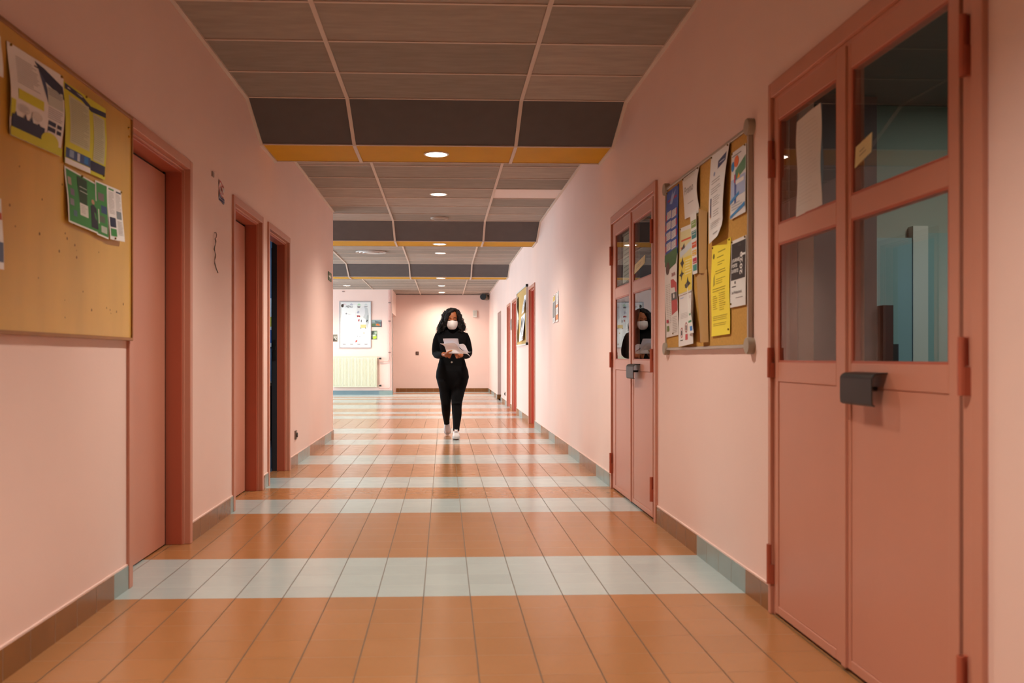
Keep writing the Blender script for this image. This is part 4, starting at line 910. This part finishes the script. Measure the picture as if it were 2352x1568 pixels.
ARM_W = [(1060, 769, .0, .042), (1067, 771.5, .005, .050), (1070.8, 781, .012, .050), (1073.6, 792, .02, .047), (1076.2, 804, .025, .044), (1076, 811, .018, .043), (1074, 814.5, -.02, .042), (1070, 816, -.09, .040), (1064.5, 816, -.18, .034), (1059.5, 815.5, -.25, .0275), (1057, 815.5, -.275, .026)]
LEG_V = [(1022.5, 864, .01, .074), (1021.6, 876, .008, .094), (1022.6, 886, .010, .081), (1023.3, 897, .02, .074), (1024, 912, .025, .067), (1024.2, 926, .03, .056), (1024.5, 936, .07, .053), (1024.8, 948, .16, .048), (1025.3, 960, .28, .038), (1026, 968, .37, .032), (1026.5, 974, .43, .031)]
LEG_W = [(1055, 864, .0, .074), (1056.6, 876, -.004, .095), (1055.2, 886, -.012, .083), (1052.6, 897, -.03, .077), (1050, 912, -.055, .072), (1049, 926, -.075, .062), (1049, 936, -.085, .058), (1049.5, 950, -.11, .056), (1049, 965, -.15, .046), (1048.2, 978, -.20, .037), (1047.8, 990, -.235, .033)]
HEAD = [(710.2, 3, .022, -.03), (711.5, 6, .046, -.034), (714.5, 9, .070, -.04), (719, 11.2, .086, -.045), (725, 12.4, .094, -.047), (731, 12.5, .094, -.045), (736, 12.2, .090, -.044), (741, 11.7, .086, -.046), (746, 10.9, .080, -.052), (750.5, 9.4, .068, -.062), (754, 7.2, .050, -.073), (756.8, 4.2, .030, -.082)]
def hand(mb, m, wrist, palm, fingers, thumb):
    mb.tube([wrist, wrist.lerp(palm, .5), palm], [.025, .027, .030], m, 14, .75)
    mb.ell(palm, (.036, .030, .034), m, 16, 10)
    for pts, r in fingers: mb.tube(pts, [r * 1.1, r, r * .95, r * .7][:len(pts)], m, 10); mb.ell(pts[-1], (r * .72,) * 3, m, 8, 6)
    mb.tube(thumb, [.015, .0125, .011, .0085][:len(thumb)], m, 10); mb.ell(thumb[-1], (.0085,) * 3, m, 8, 6)
# body: one continuous skin surface
b = MB(); torso(b, 0, TORSO, SKIN)
b.rings([ering(T(1038.4, py, yc), hw * SPX, bd, n=28, p=2.1) for py, hw, bd, yc in HEAD], SKIN)
for A in (ARM_V, ARM_W, LEG_V, LEG_W): limb(b, A, 0, SKIN)
# nose, brow ridge, eyelids, ears
b.tube([T(1038.4, 729.5, -.130), T(1038.4, 734, -.142), T(1038.4, 739, -.156), T(1038.4, 741.5, -.150)], [.007, .008, .012, .012], SKIN, 10)
b.tube([T(1030, 730.6, -.118), T(1034, 729.6, -.134), T(1042.8, 729.6, -.134), T(1047, 730.6, -.118)], [.006, .008, .008, .006], SKIN, 8)
for ex in (1032.4, 1044.6): b.ell(T(ex, 733.6, -.118), (.016, .012, .0095), SKIN, 12, 8)
for ex in (1025.8, 1051.0): b.ell(T(ex, 736, -.03), (.008, .020, .032), SKIN, 10, 8)
# feet inside the shoes
b.tube([T(1026.5, 974, .43), T(1027, 985, .40), T(1027.5, 995, .36)], [.03, .034, .03], SKIN, 12)
b.tube([T(1047.8, 990, -.235), T(1047.8, 1001, -.25), T(1047.6, 1005, -.36)], [.032, .034, .028], SKIN, 12)
# hands: palm, four unequal fingers curled under the sheets, thumb from the side of the palm
wr = T(1019, 813.5, -.255); pa = T(1025.8, 814.5, -.315)
fr_ = [([T(1028.6 + .2 * k, 810.2 + 3.6 * k, -.335), T(1032.6 + .2 * k, 811.2 + 3.4 * k, -.345 + .004 * k), T(1036.6 - 1.0 * k, 812.4 + 3.1 * k, -.340), T(1037.4 - 1.5 * k, 813.4 + 2.9 * k, -.318)], (.0078, .0082, .0078, .0068)[k]) for k in range(4)]
hand(b, SKIN, wr, pa, fr_, [T(1024.8, 811.5, -.335), T(1028.5, 808.8, -.372), T(1032.5, 806.8, -.388), T(1037.2, 805.0, -.392)])
wr2 = T(1058.5, 815.3, -.255); pa2 = T(1053.6, 816.2, -.305)
fr2 = [([T(1051.4 - .1 * k, 811.6 + 3.4 * k, -.330), T(1048.4 - .1 * k, 812.2 + 3.2 * k, -.348), T(1045.4 + .8 * k, 813.2 + 2.9 * k, -.344), T(1044.6 + 1.4 * k, 813.9 + 2.7 * k, -.322)], (.0078, .0082, .0078, .0068)[k]) for k in range(4)]
hand(b, SKIN, wr2, pa2, fr2, [T(1055.0, 812.8, -.300), T(1052.5, 809.5, -.292), T(1049.5, 807.5, -.287), T(1047.0, 806.2, -.285)])
voxel('body', b, SKIN, .0036, 3)
# sweater and trousers follow the body
b = MB(); torso(b, .007, [r for r in TORSO if 738 < r[0] < 845], CLOTH)
limb(b, ARM_V[:-1], .006, CLOTH); limb(b, ARM_W[:-1], .006, CLOTH)
b.rings([ering(T(1038.2, py, yc), hw * SPX, bd, n=28) for py, hw, bd, yc in ((761, 13.5, .072, .006), (757, 12.6, .070, -.002), (752, 12.2, .072, -.008), (747, 11.6, .066, -.004))], CLOTH)
for s in (1026, 1050): b.ell(T(s, 785, -.085), (.070, .052, .062), CLOTH, 18, 12)
sw_ = voxel('turtleneck_sweater', b, CLOTH, .006, 6)
b = MB(); torso(b, .006, [r for r in TORSO if r[0] > 826], TROUS)
LV2 = LEG_V; limb(b, LV2, .007, TROUS); limb(b, LEG_W, .007, TROUS)
b.tube([T(1049, 926, -.09), T(1049, 929.5, -.095)], [.066, .069], TROUS, 18)
voxel('trousers', b, TROUS, .006, 22)
b = MB(); b.disc_lathe(T(1037.5, 831.5, -.117), (0, -1, 0), [(.012, 0), (.012, .004), (.004, .006), (.0005, .006)], mat('#b8b4b0', .3, metal=.8), 14); b.build('trouser_button', root, smooth='auto')
# shoes
SHOE = mat('#e4e0e2', .5, .4); SOLE = mat('#c9c5c4', .6); SOLED = mat('#3a3536', .7)
def shoe(heel, toe, up, lace_side):
    """white trainer from heel to toe (points on the sole line), up = direction the ankle leaves"""
    heel = Vector(heel); toe = Vector(toe); fw = (toe - heel).normalized(); sd = fw.cross(Vector(up)).normalized(); u = sd.cross(fw).normalized(); ln = (toe - heel).length
    prof = [(-.02, .020, .05, .075), (.02, .033, .0, .105), (.10, .037, .0, .105), (.22, .037, .0, .102), (.36, .036, .0, .086), (.52, .041, .0, .070), (.68, .046, .0, .060), (.82, .044, .0, .052), (.93, .034, .0, .044), (1.0, .014, .008, .030)]
    rs = []
    for f, hw, lo, hi in prof:
        c = heel + fw * ln * f; ring = []
        for j in range(18):
            t = 2 * math.pi * j / 18
            x = hw * math.copysign(abs(math.cos(t)) ** .75, math.cos(t)); z = (lo + hi) / 2 + (hi - lo) / 2 * math.copysign(abs(math.sin(t)) ** .75, math.sin(t))
            ring.append(c + sd * x * (1 - .18 * max(0, math.sin(t))) + u * (z + .012))
        rs.append(ring)
    b = MB(); b.rings(rs, SHOE); sh = b.build('shoe', root, smooth=True)
    sh.modifiers.new('s', 'SUBSURF').levels = 1
    b = MB(); rs = []
    for z, gr in ((0, -.002), (.006, .003), (.022, .003), (.026, -.002)):
        ring = []
        for k in range(len(prof)): ring.append(heel + fw * ln * prof[k][0] + sd * (prof[k][1] + gr) + u * z)
        for k in reversed(range(len(prof))): ring.append(heel + fw * ln * prof[k][0] - sd * (prof[k][1] + gr) + u * z)
        rs.append(ring)
    b.rings(rs, SOLE); so_ = b.build('sole', sh, smooth='auto')
    b = MB()
    for k in range(5):
        f = .34 + .07 * k; hh = .102 - .030 * (f - .3) / .3 + .006; c = heel + fw * ln * f
        b.tube([c - sd * .022 + u * (hh - .006), c + u * (hh + .004), c + sd * .022 + u * (hh - .006)], .0035, mat('#b9b4b8', .6), 6)
    b.build('laces', sh, smooth='auto')
    b = MB(); c = heel + fw * ln * .34 + u * .100
    b.rings([[c + sd * x + u * z + fw * y for x, z, y in ((-.018, -.01, .02), (.018, -.01, .02), (.020, .045, -.01), (-.020, .045, -.01))], [c + sd * x + u * z + fw * (y + .008) for x, z, y in ((-.018, -.01, .02), (.018, -.01, .02), (.020, .045, -.01), (-.020, .045, -.01))]], SHOE); b.build('tongue', sh, smooth='auto', bevel=.004)
    return sh
fh = T(1047.6, 1000, -.165); shoe((fh.x, fh.y, .004), (fh.x - .004, fh.y - .255, .016), (0, 0, 1), 1)
rt = T(1027.8, 1000, .33); shoe((rt.x - .006, rt.y + .195, .158), (rt.x, rt.y, .006), (0, -.5, 1), -1)
# face: brows, lashes, mask
BROW = mat('#1c0f0a', .8, .1)
for pts in ([(1040.6, 730.2, -.139), (1043.6, 728.9, -.139), (1046.2, 729.0, -.131), (1048.6, 730.6, -.117)], [(1036.2, 730.4, -.139), (1033.2, 729.3, -.139), (1030.8, 729.4, -.131), (1028.4, 730.8, -.117)]):
    b = MB(); b.tube([T(*p) for p in pts], [.0022, .0034, .0030, .0012], BROW, 8); b.build('eyebrow', root, smooth='auto')
for ex in (1032.4, 1044.6):
    b = MB(); b.tube([T(ex - 2.8, 734.4, -.126), T(ex - 1.0, 735.0, -.1315), T(ex + 1.0, 735.0, -.1315), T(ex + 2.8, 734.4, -.126)], [.0008, .0022, .0022, .0008], BROW, 6); b.build('eyelashes', root, smooth='auto')
    b = MB(); b.ell(T(ex, 735.5, -.119), (.0125, .010, .006), mat('#2a1c16', .2), 12, 8); b.build('eye', root, smooth=True)
MASK = mat('#e6e0e0', .7, .3, bump=.1, bscale=60)
b = MB(); rs = []
rows = [(737.4, 11.5, .090, -.046, .012), (739.5, 11.8, .089, -.049, .020), (743, 11.7, .086, -.052, .025), (747, 11.0, .080, -.056, .024), (750.5, 9.6, .072, -.062, .020), (753.5, 7.6, .058, -.070, .014), (755.6, 5.0, .040, -.078, .008), (756.6, 2.6, .022, -.084, .002)]
def mring(row, g):
    py, hw, bd, yc, nose = row; c = T(1038.5, py, yc); out = []
    for j in range(25):
        a = math.radians(-74 + 148 * j / 24)
        k = math.exp(-(a / .5) ** 2)
        out.append(Vector((c.x + (hw * SPX + g) * math.sin(a), c.y - (bd + g) * math.cos(a) - nose * k + .0015 * math.sin((py - 737) * 1.1) * (1 - k), c.z + (.006 * math.exp(-(a / .3) ** 2) if py < 738 else 0))))
    return out
out_ = [mring(r, .011) for r in rows]; inn = [mring(r, .008) for r in rows]
full = [o_ + list(reversed(i_)) for o_, i_ in zip(out_, inn)]
b.rings(full, MASK); mk = b.build('face_mask', root, smooth='auto')
for s in (-1, 1):
    b = MB(); e = T(1038.5 + s * 12.3, 739.5, -.055); l = T(1038.5 + s * 12.0, 748, -.058); ear = T(1038.5 + s * 13.8, 733, -.03)
    b.tube([e, T(1038.5 + s * 13.4, 735, -.06), ear], .0035, MASK, 6); b.tube([l, T(1038.5 + s * 13.6, 741, -.05), ear], .003, MASK, 6)
    b.build('ear_loop', mk, smooth='auto')
# hair: a full crown plus a mass of long curls
b = MB()
b.rings([ering(T(1037.8, py, yc), hw * SPX, bd, n=30, p=2.0) for py, hw, bd, yc in ((706.8, 3, .02, .0), (708.2, 8, .06, -.004), (711, 12, .088, -.004), (716, 15.5, .104, .002), (722, 17.2, .095, .028), (730, 18, .082, .050), (740, 19, .075, .062), (750, 20, .07, .068), (760, 19, .055, .075), (768, 12, .035, .085))], HAIRM)
for pts in ([(1045, 711.5, -.09), (1037, 714.0, -.122), (1030.5, 719, -.124), (1027, 727, -.114), (1024.8, 738, -.098), (1021.5, 749, -.08), (1017, 760, -.09)],
            [(1043, 710.5, -.07), (1031, 713.5, -.098), (1023.5, 721, -.085), (1018.5, 733, -.06), (1013.5, 747, -.05), (1008, 758, -.06), (1004.5, 764, -.07)],
            [(1046.5, 711.8, -.09), (1051.5, 717, -.104), (1054, 725, -.09), (1055, 736, -.07), (1056.5, 747, -.06), (1059, 756, -.07), (1061, 760, -.07)],
            [(1044, 710, -.07), (1051.5, 714.5, -.06), (1056, 724, -.04), (1058.5, 738, -.03), (1062, 750, -.03), (1065, 757, -.04)],
            [(1030, 735, .03), (1022, 748, .03), (1014, 760, .0), (1009, 766, -.02)], [(1046, 735, .03), (1054, 748, .03), (1060, 757, .0), (1064, 761, -.01)]):
    b.tube([T(*p) for p in pts], [.014, .023, .026, .027, .026, .021, .009][:len(pts)], HAIRM, 12)
rl_ = random.Random(11)
for i in range(170):
    f = rl_.random() ** .8; py = 708 + 54 * f; side = rl_.choice((-1, -1, 1))
    lim = 1037 - 13 - 18 * f if side < 0 else 1038 + 13 + 11 * f
    px = lim + rl_.uniform(0, 9) * -side * (1 if f > .2 else 1.6)
    if (1029 < px < 1050.5 and py > 716) or f < .14: continue
    b.ell(T(px, py, rl_.uniform(-.09, .05) if f > .15 else rl_.uniform(-.06, .05)), (rl_.uniform(.012, .02),) * 3, HAIRM, 9, 6)
hair = voxel('hair', b, HAIRM, .0050, 2)
from mathutils import noise
hair.data.update()
nv = [v.normal.copy() for v in hair.data.vertices]
for v, nn in zip(hair.data.vertices, nv):
    c = v.co; q = Vector((c.x * 60, c.y * 60, c.z * 26))
    v.co = c + nn * (.010 * noise.noise(q) + .006 * math.sin(c.z * 170 + 9 * noise.noise(c * 30)) * noise.noise(c * 22 + Vector((5, 1, 2))) + .004 * noise.noise(c * 150))
b = MB(); rnd = random.Random(3)
def curl(p0, p1, rad, turns, thick, n=34, bow=(0, 0, 0)):
    ph = rnd.uniform(0, 6.28); pts = []; d = (p1 - p0); a = d.orthogonal().normalized(); c = d.cross(a).normalized()
    for i in range(n):
        t = i / (n - 1); k = rad * min(1, t * 3) * (1 + .3 * math.sin(5 * t + ph))
        pts.append(p0 + d * t + Vector(bow) * math.sin(math.pi * t) + a * k * math.cos(ph + turns * 6.283 * t) + c * k * math.sin(ph + turns * 6.283 * t))
    b.tube(pts, [thick * (1 - .75 * max(0, (i / (n - 1) - .6) / .4)) for i in range(n)], HAIRM, 5)
for i in range(130):      # viewer's left: the fuller side
    y0 = rnd.uniform(712, 740); f = (y0 - 712) / 28
    p0 = T(1029 - 9 * f + rnd.uniform(-3, 2), y0, rnd.uniform(-.10, .07)); yl = rnd.uniform(-.13, .06)
    e = rnd.uniform(0, 1); p1 = T(1001 + 19 * e, 752 + 16 * rnd.uniform(.2, 1), yl)
    curl(p0, p1, rnd.uniform(.007, .014), rnd.uniform(3.2, 6), rnd.uniform(.0022, .0045), bow=(rnd.uniform(-.02, .01), 0, .0))
for i in range(80):      # viewer's right
    y0 = rnd.uniform(712, 738); f = (y0 - 712) / 26
    p0 = T(1048 + 8 * f + rnd.uniform(-1, 2), y0, rnd.uniform(-.08, .06)); yl = rnd.uniform(-.10, .05); e = rnd.uniform(0, 1) ** 1.5
    p1 = T(1055 + 15 * e, 748 + 13 * rnd.uniform(.2, 1), yl) if i % 7 else T(rnd.uniform(1066, 1073), rnd.uniform(756, 763), yl)
    curl(p0, p1, rnd.uniform(.007, .013), rnd.uniform(3, 5.5), rnd.uniform(.0022, .0042), bow=(rnd.uniform(-.005, .02), 0, 0))
for i in range(60):      # flyaway ringlets along the outline
    s = rnd.choice((-1, -1, 1)); y0 = rnd.uniform(712, 750)
    xx = (1022 - (y0 - 712) * .36) if s < 0 else (1053 + (y0 - 712) * .16)
    p0 = T(xx, y0, rnd.uniform(-.05, .05)); p1 = T(xx + s * rnd.uniform(1, 7), y0 + rnd.uniform(4, 14), rnd.uniform(-.06, .05))
    curl(p0, p1, rnd.uniform(.006, .012), rnd.uniform(1.2, 2.6), rnd.uniform(.0014, .0024), n=22)
for i in range(60):      # waves lying over the crown and the front bangs
    s = rnd.choice((-1, -1, 1)); q = rnd.uniform(0, 1)
    pts_ = [(1043 + s * 1.5, 709.5 + q * 2, -.05 - .06 * q), (1043 + s * (6 + 4 * q), 713 + 2 * q, -.07 - .05 * q), ((1027 - 6 * (1 - q)) if s < 0 else (1054 + 3 * (1 - q)), 726, -.06 - .06 * q), ((1023 - 8 * (1 - q)) if s < 0 else (1056 + 5 * (1 - q)), 744, -.05 - .06 * q)]
    for a_, c_ in zip(pts_[:-1], pts_[1:]): curl(T(*a_), T(*c_), rnd.uniform(.003, .007), rnd.uniform(1, 2.2), rnd.uniform(.0025, .004), n=16)
b.build('curls', hair, smooth='auto', recalc=False)
# papers in the hands
def held(name, label, rows, base='#f1f2fc', items=None):
    """rows of (cx, cy, depth): cx, cy in a 12.06x enlargement of the photo around the person"""
    P_ = [[T(980 + a / 12.06, 700 + c / 12.06, d) for a, c, d in r] for r in rows]
    ny, nx = len(P_), len(P_[0]); b = MB()
    def cr(p, t):
        n = len(p); k = min(int(t * (n - 1)), n - 2); f = t * (n - 1) - k
        p0 = p[max(k - 1, 0)]; p1 = p[k]; p2 = p[k + 1]; p3 = p[min(k + 2, n - 1)]
        return .5 * ((2 * p1) + (p2 - p0) * f + (2 * p0 - 5 * p1 + 4 * p2 - p3) * f * f + (3 * p1 - p0 - 3 * p2 + p3) * f ** 3)
    N_ = 14; m = mat(base, .6, .3)
    for j in range(N_ + 1):
        for i in range(N_ + 1):
            b.v.append(tuple(cr([cr(r, i / N_) for r in P_], j / N_)))
    k = b.mi(m)
    for j in range(N_):
        for i in range(N_):
            a = j * (N_ + 1) + i; b.f.append((a, a + N_ + 1, a + N_ + 2, a + 1)); b.m.append(k)
    o = b.build(name, None, smooth=True, recalc=False)
    md = o.modifiers.new('t', 'SOLIDIFY'); md.thickness = .0012; md.offset = 0
    return tag(o, label, 'paper')
held('paper_sheet', 'white sheet standing up at the back of the papers the person holds',
     [[(462, 945, -.415), (480, 932, -.42), (835, 932, -.42), (862, 950, -.415)], [(478, 1010, -.39), (500, 1000, -.39), (845, 1000, -.39), (878, 1040, -.39)], [(500, 1120, -.36), (560, 1110, -.36), (860, 1110, -.36), (905, 1170, -.36)], [(540, 1260, -.335), (640, 1250, -.335), (840, 1250, -.335), (900, 1260, -.335)]])
held('paper_sheet', 'folded white bundle at the front of the papers the person holds, under the thumb', 
     [[(372, 1070, -.43), (520, 1066, -.43), (770, 1050, -.43), (880, 1160, -.415)], [(440, 1105, -.418), (530, 1095, -.415), (770, 1095, -.41), (900, 1190, -.40)], [(490, 1140, -.396), (560, 1128, -.392), (780, 1135, -.39), (935, 1240, -.385)], [(525, 1230, -.384), (620, 1230, -.382), (820, 1230, -.38), (985, 1290, -.375)], [(550, 1310, -.372), (640, 1345, -.370), (840, 1350, -.368), (1010, 1355, -.362)]])
held('paper_sheet', 'white sheet fanned out towards the right elbow side of the held papers',
     [[(895, 1090, -.40), (955, 1082, -.40), (1012, 1077, -.40)], [(905, 1160, -.385), (1000, 1140, -.385), (1080, 1135, -.385)], [(960, 1220, -.37), (1050, 1240, -.37), (1115, 1215, -.37)], [(1060, 1300, -.355), (1140, 1300, -.355), (1160, 1295, -.355)], [(1110, 1320, -.345), (1180, 1318, -.345), (1240, 1300, -.345)]])
held('paper_sheet', 'drooping white sheet curling down at the right of the held papers',
     [[(870, 1175, -.405), (930, 1215, -.40), (1000, 1270, -.395), (1080, 1290, -.39)], [(900, 1230, -.39), (970, 1270, -.39), (1060, 1305, -.385), (1130, 1330, -.38)], [(960, 1300, -.375), (1030, 1325, -.375), (1110, 1350, -.372), (1180, 1395, -.37)], [(1010, 1350, -.362), (1060, 1350, -.362), (1130, 1370, -.362), (1220, 1445, -.362)]])
b = MB(); p = T(1038.0, 804.6, -.3995)
b.ell(p, (.008, .003, .0055), mat('#d8b868', .3), 10, 6); nl = b.build('thumb_nail', root, smooth=True); nl['label'] = 'yellowish painted thumb nail'
